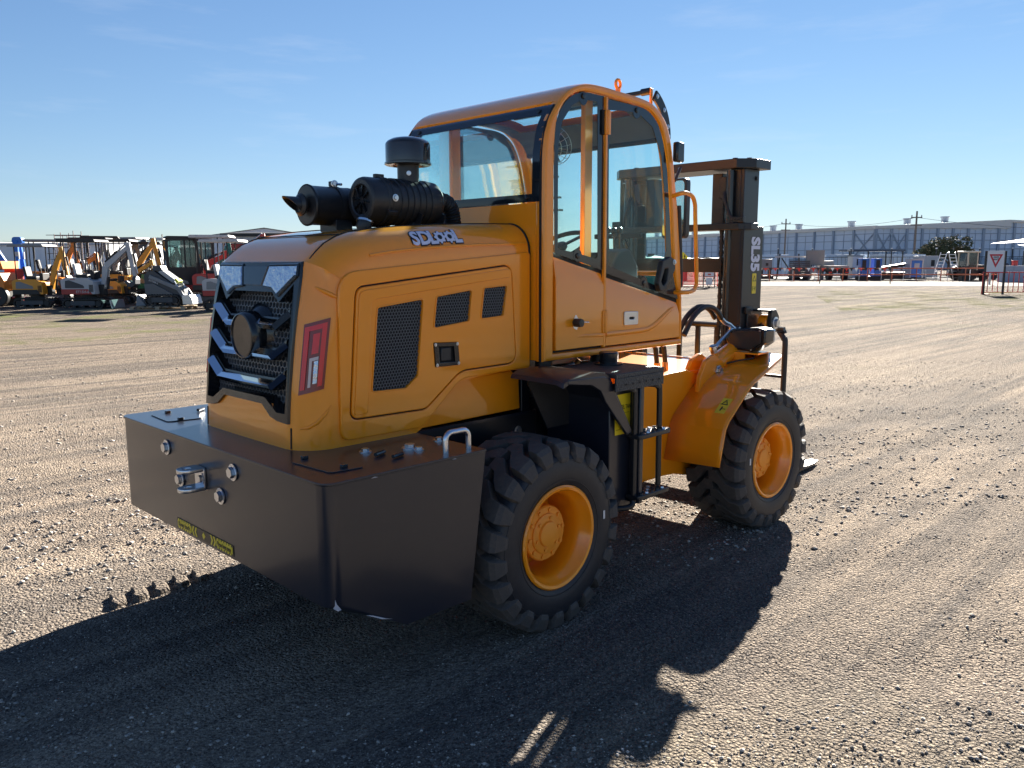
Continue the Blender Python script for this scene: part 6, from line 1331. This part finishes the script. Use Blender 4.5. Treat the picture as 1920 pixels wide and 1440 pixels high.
# ---- trees in front of the warehouse
LEAF = mat('leaf', (.050, .062, .030), .8, vary=.5, vscale=.9); LEAF2 = mat('dry_leaf', (.13, .105, .055), .85, vary=.4, vscale=.9); BARK = mat('bark', (.08, .06, .045), .9)
def tree(a, d, h, w_, label, seed):
    g = np.random.default_rng(seed); e = empty('tree', YP(a, d), 0); tag(e, label, 'tree', 'trees before the warehouse')
    t = MB(); t.tube([(0, 0, 0), (.05, 0, h * .3), (.0, .05, h * .55)], [.16, .12, .06], 7)
    for k in range(6):
        an = k * 1.05 + seed; t.tube([(0, 0, h * (.25 + .05 * k)), (math.cos(an) * w_ * .25, math.sin(an) * w_ * .25, h * .55), (math.cos(an) * w_ * .40, math.sin(an) * w_ * .40, h * .72)], [.07, .045, .02], 5)
    t.build('trunk', BARK, e)
    for part, m, cnt in (('crown', LEAF, 1900), ('dry_crown_tips', LEAF2, 700)):
        V = []; F = []
        cl = [(g.uniform(-.36, .36) * w_, g.uniform(-.36, .36) * w_, h * g.uniform(.42, .86), g.uniform(.10, .24) * w_) for _ in range(13)]
        for _ in range(cnt):
            c = cl[g.integers(len(cl))]; v = g.normal(size=3); v /= np.linalg.norm(v); rr_ = c[3] * g.uniform(.5, 1.12) ** .6
            if part != 'crown' and v[2] < .25: continue
            p = np.array(c[:3]) + v * rr_ * np.array([1, 1, .85]); s_ = g.uniform(.08, .19); u_ = g.normal(size=3); u_ /= np.linalg.norm(u_); w2_ = np.cross(u_, g.normal(size=3)); w2_ /= np.linalg.norm(w2_); k = len(V)
            V += [tuple(p + u_ * s_), tuple(p + w2_ * s_ * .6), tuple(p - u_ * s_), tuple(p - w2_ * s_ * .6)]; F.append((k, k + 1, k + 2, k + 3))
        me = bpy.data.meshes.new(part); me.from_pydata(V, [], F); me.update(); finish(part, me, m, e, 0)['kind'] = 'stuff'
tree(at_px(1770, 92), 92, 4.9, 4.6, 'tallest round dark tree in front of the warehouse', 1)
tree(at_px(1732, 93), 93, 3.8, 3.4, 'low dark tree left of the tallest one', 2)
tree(at_px(1797, 93), 93, 3.6, 2.6, 'small dry tipped tree right of the tallest one', 3)

# ---- fences, bunting, signs
ORG = mat('fence_orange', (.52, .13, .05), .55, vary=.15); REDM = mat('mesh_red', (.60, .06, .05), .5); FPOST = mat('post_black', (.02, .02, .022), .6)
of = empty('orange_rail_fence', YP(20, 70), HD); tag(of, 'long orange two rail post fence across the far side of the yard', 'fence')
for k in range(12): MB().bx(k * 2.1 - .03, k * 2.1 + .03, -.03, .03, 0, 1.12).build('post', ORG, of, 0)
for z in (1.08, .55): MB().bx(0, 23.5, -.055, -.031, z - .05, z + .05).build('rail', ORG, of, 0)
for k in range(9): MB().bx(4.1 + k * 1.9, 4.14 + k * 1.9, .05, .09, 0, .95).build('steel_stake', BST, of, 0)
bt = empty('bunting_line', YP(at_px(1400, 62), 62), HD); tag(bt, 'string of red, black and white bunting flags between dark stakes', 'bunting')
FLR = mat('flag_red', (.75, .05, .03), .6); FLW = mat('flag_white', (.75, .75, .73), .6)
span = 62 * 264 / 1517
for x in (at_px(1533, 62) - at_px(1400, 62), at_px(1664, 62) - at_px(1400, 62)): MB().cyl((x, 0, 0), (x, 0, 1.36), .04, n=8).build('stake', mat('stake_brown', (.06, .045, .04), .7), bt)
MB().tube([(t * span / 20, 0, 1.2 + .05 * math.cos(t * 1.6)) for t in range(21)], .012, 5).build('cord', FPOST, bt)
for k in range(30):
    x = .2 + k * (span - .3) / 29; m = (FLR, FPOST, FLW, FLR, FPOST)[k % 5]; z = 1.19
    MB().add([(x - .13, -.01, z), (x + .13, -.01, z), (x + .01, .03 * math.sin(k), z - .27 - .05 * math.sin(k * 2.1)), (x - .13, .012, z), (x + .13, .012, z), (x + .01, .03 * math.sin(k) + .004, z - .26)], [(0, 1, 2), (5, 4, 3), (0, 3, 4, 1), (1, 4, 5, 2), (2, 5, 3, 0)]).build('flag', m, bt, 0)
# chain-link security fence with white-capped black posts
cf = empty('security_fence', YP(0, 82), HD); tag(cf, 'tall black security fence with white capped posts beyond the road', 'fence')
for px in (1300, 1360, 1453, 1516, 1588, 1663, 1746, 1826, 1887, 1960):
    x = at_px(px, 82); MB().bx(x - .04, x + .04, -.04, .04, 0, 2.9).build('post', FPOST, cf, 0); MB().bx(x - .07, x + .07, -.07, .07, 2.9, 3.02).build('post_cap', WHT, cf, 0)
for z in (2.1, .25): MB().bx(at_px(1290, 82), at_px(1960, 82), -.02, .02, z - .03, z + .03).build('rail', FPOST, cf, 0)
for k in range(90): x = at_px(1290, 82) + k * .40; MB().bx(x - .008, x + .008, -.01, .01, .25, 2.1).build('mesh_wire', FPOST, cf, 0)
# crowd barriers
def barrier(a, d, hd, L, h, m, label, nbar, par_text=None, nm='crowd_barrier'):
    e = empty(nm, YP(a, d), hd); tag(e, label, 'barrier', 'red crowd barriers')
    MB().tube([(0, 0, .0), (0, 0, h), (L, 0, h), (L, 0, .0)], .032, 6).build('frame_tube', m, e); MB().tube([(0, 0, .12), (L, 0, .12)], .026, 6).build('bottom_rail', m, e)
    for k in range(1, nbar): MB().cyl((k * L / nbar, 0, .12), (k * L / nbar, 0, h), .020, n=6).build('bar', m, e)
    for x in (.25, L - .25): MB().bx(x - .03, x + .03, -.25, .25, 0, .03).build('foot', m, e, 0)
    return e
b1 = barrier(at_px(1836, 41), 41, HD, 2.6, 1.1, REDM, 'thin red crowd barrier passing behind the give way sign', 10)
MB().bx(2.02, 2.30, -.012, -.004, .80, .92).build('name_plate', REDM, b1, 0)
barrier(at_px(1836, 41) + 2.65, 41, HD - .1, 2.6, 1.1, REDM, 'thin red crowd barrier at the right edge of the yard', 10)
for k, px in enumerate((1278, 1302, 1345, 1378)): barrier(at_px(px, 56 - k * .4), 56 - k * .4, HD + .06, 1.5 if k else .9, 1.25, REDM, ['red mesh barrier panel just right of the cab, left of the exit sign', 'red mesh barrier panel behind the exit sign', 'red mesh barrier panel between exit sign and mast', 'red mesh barrier panel mostly behind the mast'][k], 16)
gw = empty('give_way_sign', YP(at_px(1857, 41), 41), HD); tag(gw, 'white panel sign with red give way triangle on two black posts', 'sign')
MB().bx(-.42, .42, -.015, .015, 1.08, 2.18).build('sign_panel', mat('sign_white', (.66, .68, .74), .4), gw, 0)
for x in (-.49, .49): MB().bx(x - .04, x + .04, -.03, .05, 0, 2.16).build('post', FPOST, gw, 0)
plate('red_triangle', [[(-.34, 2.0), (.34, 2.0), (0, 1.33)], [(-.21, 1.92), (.21, 1.92), (0, 1.51)]], 'xz', -.018, .004, mat('sign_red', (.50, .015, .03), .4), gw)
for t, z, sz in (('GIVE', 1.845, .13), ('WAY', 1.735, .11)): finish('lettering', frame_mesh(text_mesh(t, sz, .004, .001), (0, -.019, z), (1, 0, 0), (0, 0, 1)), STKB, gw, 0)
es = empty('exit_sign', YP(at_px(1327, 52), 52), HD); tag(es, 'red framed EXIT board on a black trestle near the cab', 'sign')
MB().bx(-.34, .34, -.02, .02, .70, 1.38).build('red_frame', mat('sign_frame_red', (.55, .10, .06), .5), es, 0); MB().bx(-.29, .29, -.03, -.021, .75, 1.33).build('board', WHT, es, 0)
finish('lettering', frame_mesh(text_mesh('EXIT', .24, .008, .002), (0, -.033, 1.14), (1, 0, 0), (0, 0, 1)), STKB, es, 0); MB().bx(-.10, .10, -.034, -.031, .82, .92).build('arrow_bar', mat('sign_frame_red', (.55, .10, .06), .5), es, 0)
for x in (-.36, .36): MB().bar((x, 0, 0), (x * 1.0, 0, 1.40), .05, .05).bar((x, 0, .75), (0, 0, .02), .04, .04).build('trestle_leg', FPOST, es, 0); MB().bx(x - .03, x + .03, -.45, .45, 0, .05).build('foot', FPOST, es, 0)
MB().bx(-.9, 1.15, -.03, .03, .0, .06).build('base_bar', FPOST, es, 0); MB().bx(-.2, .2, -.03, -.02, .22, .66).build('lower_board', WHT, es, 0)
ps = empty('pedestrian_sign', YP(at_px(1277, 62), 62), HD); tag(ps, 'yellow diamond pedestrian sign just right of the cab post', 'sign')
MB().cyl((0, 0, 0), (0, 0, 1.7), .03, n=8).build('post', BST, ps); plate('diamond', [(0, 1.58), (.42, 2.0), (0, 2.42), (-.42, 2.0)], 'xz', -.04, .02, STKY, ps)
for x in (-.10, .12):
    plate('figure', [(x - .05, 1.83), (x - .01, 2.0), (x - .06, 2.08), (x - .02, 2.16), (x + .04, 2.16), (x + .08, 2.04), (x + .03, 2.0), (x + .08, 1.83), (x + .03, 1.83), (x + .0, 1.95), (x - .01, 1.83)], 'xz', -.053, .004, STKB, ps); plate('figure_head', arc(x + .01, 2.21, .035, 0, 340, 8), 'xz', -.053, .004, STKB, ps)

# ---- plant and goods standing beyond the fence
def goods(nm, lab, cat, px, d, hd=HD): e = empty(nm, YP(at_px(px, d), d), hd); tag(e, lab, cat); return e
e = goods('covered_stack', 'low stack of goods under white sheeting left of the mast', 'stack', 1318, 74)
MB().bx(-2.0, 2.0, -.8, .8, .9, 1.75).build('crate', mat('olive_green', (.10, .14, .08), .7), e, 0); mb = MB(); mb.grid(lambda u, v: (u, v, 1.80 + .28 * abs(mnoise.noise((u * 1.2, v * 1.2, .7))) + .1), [-2.1 + i * .2 for i in range(18)], [-.95, -.5, 0, .5, .95]); mb.build('sheeting', WHT, e, 60); MB().bx(-.35, .55, -.86, -.82, 1.35, 1.85).build('label_board', WHT, e, 0)
for x in (-1.8, 1.8): MB().bx(x - .1, x + .1, -.7, .7, 0, .9).build('leg', BK, e, 0)
e = goods('pump_skid', 'pale grey box pump on a skid right of the mast', 'pump', 1431, 75); MB().bx(-.5, .5, -.4, .4, .9, 1.9).build('housing', BMG, e, 30, .04); MB().bx(-.6, .6, -.5, .5, .1, .4).bx(-.45, -.3, -.3, .3, .4, .9).bx(.3, .45, -.3, .3, .4, .9).build('skid', BK, e, 0); MB().bx(-.12, .12, -.41, -.405, 1.3, 1.55).build('gauge_plate', BK, e, 0)
e = goods('gantry_rig', 'dark lifting frame with a pale beam beside the mast', 'rig', 1474, 77); 
for x in (-1.1, 1.1): MB().bar((x, 0, 0), (x * .8, 0, 2.4), .10, .12).build('leg', BK, e, 0)
MB().bx(-1.3, 1.6, -.1, .1, 2.05, 2.2).build('beam', BWH, e, 0); MB().bar((-.7, 0, 2.0), (.3, 0, .6), .08, .1).build('brace', BK, e, 0); MB().cyl((.55, -.3, .55), (.55, .3, .55), .55, n=18).build('cable_drum', BMG, e); MB().bx(-1.4, 1.4, -.5, .5, 0, .15).build('base', BK, e, 0)
e = goods('timber_stack', 'stack of dark timber sheets beside the concrete slabs', 'stack', 1494, 76)
for k in range(9): MB().bx(-.75, .75, -.6, .6, .25 + k * .17, .39 + k * .17).build('board', mat('dark_timber', (.11, .10, .095), .85, vary=.2), e, 0)
for x in (-.6, .6): MB().bx(x - .06, x + .06, -.6, .6, 0, .25).build('bearer', BK, e, 0)
CSL = mat('raw_concrete', (.27, .255, .235), .9, vary=.15, vscale=2)
e = goods('concrete_wall_unit', 'tall raw concrete wall slab right of the mast', 'wall', 1522, 76.5); MB().bx(-.85, .85, -.1, .1, 1.35, 2.72).build('slab', CSL, e, 30, .02); MB().bx(-.85, -.40, -.12, .12, 0, 1.35).build('leg', CSL, e, 30, .02); MB().bx(.55, .85, -.12, .12, 0, 1.35).build('leg', CSL, e, 30, .02); MB().bx(-.4, .55, -.03, .03, .6, 1.2).build('white_panel', BWH, e, 0)
e = goods('tipper_truck', 'dark truck seen from behind with red tail lights and pale load', 'truck', 1562, 75.5); MB().bx(-.95, .95, -.6, 2.2, .75, 1.05).build('tray', BK, e, 30, .03); MB().bx(-.95, .95, -.58, 2.2, 1.05, 1.30).build('load', mat('pale_load', (.40, .34, .28), .8, bump=.9, bscale=6), e, 0); MB().bx(-.7, .7, 2.2, 3.4, .7, 1.75).build('cab', BMG, e, 30, .1)
for s_ in (-1, 1): MB().cyl((s_ * .5, -.2, .42), (s_ * .9, -.2, .42), .42, n=16).build('wheel', BK, e); MB().bx(s_ * .62, s_ * .90, -.63, -.61, .62, .74).build('tail_light', LENSR, e, 0)
MB().bx(-.95, .95, -.62, -.58, .60, .76).build('bumper', BK, e, 0)
e = goods('site_cabin', 'small white door-fronted site cabin left of the blue skids', 'cabin', 1597, 78); MB().bx(-.5, .5, -.6, .6, .1, 2.15).build('wall', BWH, e, 30, .03); MB().bx(-.12, .18, -.62, -.60, 1.3, 1.9).build('window', BK, e, 0); MB().bx(-.55, .55, -.65, .65, 2.15, 2.25).build('roof', BMG, e, 0)
e = goods('awning_shed', 'long dark flat awning over the plant in mid yard', 'awning', 1628, 84); MB().bx(-3.0, 2.8, -1.2, 1.2, 2.68, 2.86).build('roof', mat('awning_blue', (.03, .05, .09), .5), e, 0)
for x in (-2.8, -.9, .9, 2.6): MB().bx(x - .05, x + .05, -1.1, -1.0, 0, 2.68).build('post', FPOST, e, 0)
MB().bx(-3.1, -2.5, -1.25, -1.2, 2.78, 2.84).build('edge_light', WHT, e, 0)
for px, lab in ((1560, 'white shipping container behind the tail of the dark truck'), (1640, 'white shipping container under the dark awning'), (1690, 'white shipping container left of the blue fuel bowser'), (1440, 'white shipping container directly right of the mast')):
    e = goods('shipping_container', lab, 'container', px, 87); e['group'] = 'white containers'; MB().bx(-1.5, 1.5, -1.2, 1.2, .15, 2.4).build('body', CLADB, e, 30, .02)
    for k in range(9): MB().bx(-1.4 + k * .33, -1.28 + k * .33, -1.26, -1.2, .25, 2.3).build('corrugation', CLADB, e, 0)
e = goods('pump_skid', 'blue framed twin pump skid behind the bunting', 'pump', 1625, 74); MB().bx(-.95, -.25, -.4, .4, .35, 1.95).bx(.2, .9, -.4, .4, .35, 1.95).build('cabinet', BBLU, e, 30, .03); MB().bx(-.9, -.55, -.42, -.40, .9, 1.8).bx(.35, .7, -.42, -.40, .9, 1.8).build('door', BK, e, 0); MB().bx(-1.1, 1.1, -.5, .5, 0, .35).build('skid', BK, e, 0)
e = goods('conveyor', 'long dark conveyor lying low behind the orange rails', 'conveyor', 1672, 74.5); MB().bar((-1.6, 0, 1.0), (1.9, 0, 1.55), .9, .25).build('belt_frame', BK, e, 30); MB().bx(-1.6, 1.7, -.5, .5, .1, .7).build('chassis', BK, e, 0)
for x in (-1.2, -.4, .4, 1.2): MB().cyl((x, -.55, .35), (x, .55, .35), .3, n=12).build('wheel', BK, e)
MB().bar((-1.4, -.5, .75), (1.5, -.5, .9), .05, .12).build('handrail', BST, e, 0)
e = goods('fuel_bowser', 'blue and white fuel bowser cabinet behind the orange rails', 'bowser', 1707, 73.5); MB().bx(-.55, .55, -.4, .4, .25, 1.75).build('cabinet', BBLU, e, 30, .03); MB().bx(-.6, .6, -.45, .45, 1.75, 1.9).bx(-.6, -.48, -.45, .45, .2, 1.75).bx(.48, .6, -.45, .45, .2, 1.75).build('frame', BWH, e, 0); MB().bx(-.2, .25, -.42, -.40, 1.1, 1.5).build('label', BWH, e, 0)
e = goods('site_cabin', 'white cabin with window beside the steel ladder frames', 'cabin', 1727, 80); MB().bx(-.95, .95, -.6, .6, .1, 2.2).build('wall', BWH, e, 30, .03); MB().bx(.25, .6, -.62, -.60, 1.2, 1.8).build('window', BK, e, 0)
for px, lab, lean in ((1755, 'left of the two bare steel ladder frames', -.25), (1780, 'right of the two bare steel ladder frames, by the tractor', .25)):
    e = goods('ladder_frame', lab, 'ladder', px, 72)
    for x in (-.28, .28): MB().bar((x + lean * 1.4, 0, 0), (x - lean, 0, 2.45), .05, .06).build('stile', BST, e, 0)
    for k in range(8): f_ = k / 8; MB().bx(-.28 + lean * 1.4 - lean * 2.4 * f_, .28 + lean * 1.4 - lean * 2.4 * f_, -.03, .03, .2 + k * .29, .25 + k * .29).build('rung', BST, e, 0)
e = goods('tractor', 'pale cabbed loader tractor with raised boom left of the give way sign', 'tractor', 1806, 72, HD + .3); MB().prism(fillet([(-.55, .9), (-.5, 2.4), (.45, 2.4), (.6, .9)], .08, 3), -.5, .5).build('cab', BGL, e, 30); MB().bx(-.7, .75, -.6, .6, 2.4, 2.55).build('cab_roof', mat('cream', (.50, .44, .33), .5), e, 30, .04)
for x in (-.55, .5):
    for y in (-.5, .5): MB().bx(x - .05, x + .05, y - .05, y + .05, .9, 2.42).build('cab_post', mat('cream', (.50, .44, .33), .5), e, 0)
MB().bx(.5, 1.6, -.4, .4, .8, 1.35).build('bonnet', BK, e, 30, .06); MB().bx(-.9, 1.5, -.45, .45, .5, .85).build('chassis', BK, e, 0)
for x, r_ in ((-.6, .62), (1.2, .45)):
    for y in (-.62, .62): MB().lathe([(.2, -.16), (r_ * .95, -.18), (r_, -.12), (r_, .12), (r_ * .95, .18), (.2, .16)], (x, y, r_), (0, 1, 0), 20).build('wheel', BK, e)
e = goods('steel_beam', 'rusty steel beam on bearers below the tractor', 'beam', 1815, 70.5); MB().bx(-1.2, 1.2, -.12, .12, .45, .62).build('web', mat('rust', (.22, .09, .04), .9, vary=.3), e, 0); MB().bx(-1.0, -.8, -.3, .3, 0, .45).bx(.8, 1.0, -.3, .3, 0, .45).build('bearer', BK, e, 0)
e = goods('concrete_block_wall', 'pale blue grey concrete block wall behind the red barrier', 'wall', 1898, 66)
for k in range(4): MB().bx(-1.35 + k * .9, -.47 + k * .9, -.35, .35, 0, 1.30).build('block', mat('block_grey', (.36, .38, .44), .85, vary=.08), e, 30, .01)
e = goods('red_bin', 'small red box standing on the concrete block wall', 'bin', 1893, 66); MB().bx(-.17, .17, -.15, .15, 1.302, 1.66).build('body', REDM, e, 30, .03); MB().bx(-.19, .19, -.17, .17, 1.66, 1.72).build('lid', REDM, e, 30, .01)
e = goods('white_post', 'single white marker post behind the give way sign', 'post', 1849, 58); MB().bx(-.05, .05, -.05, .05, 0, 1.25).build('shaft', BWH, e, 0); MB().bx(-.055, .055, -.055, .055, 1.1, 1.18).build('reflector', LENSR, e, 0)
e = goods('utility_van', 'small dark blue utility vehicle glimpsed under the give way sign', 'vehicle', 1861, 75); MB().prism(fillet([(-.9, .4), (-.9, 1.0), (-.5, 1.1), (-.3, 1.5), (.6, 1.5), (.9, 1.05), (.9, .4)], .08, 3), -.6, .6).build('body', mat('navy', (.03, .04, .10), .4), e, 30, .05)
for x in (-.55, .55): MB().cyl((x, -.62, .32), (x, -.4, .32), .32, n=14).build('wheel', BK, e)
e = goods('green_tank', 'teal green plastic tank seen through the cab glass', 'tank', 1218, 60); MB().lathe([(.0, 0), (1.25, 0), (1.3, .1), (1.3, 1.6), (1.1, 1.95), (.4, 2.1), (0, 2.1)], (0, 0, 0), (0, 0, 1), 24).build('shell', mat('tank_green', (.03, .22, .16), .5), e); MB().cyl((0, 0, 2.1), (0, 0, 2.25), .25, n=14).build('lid', BK, e)
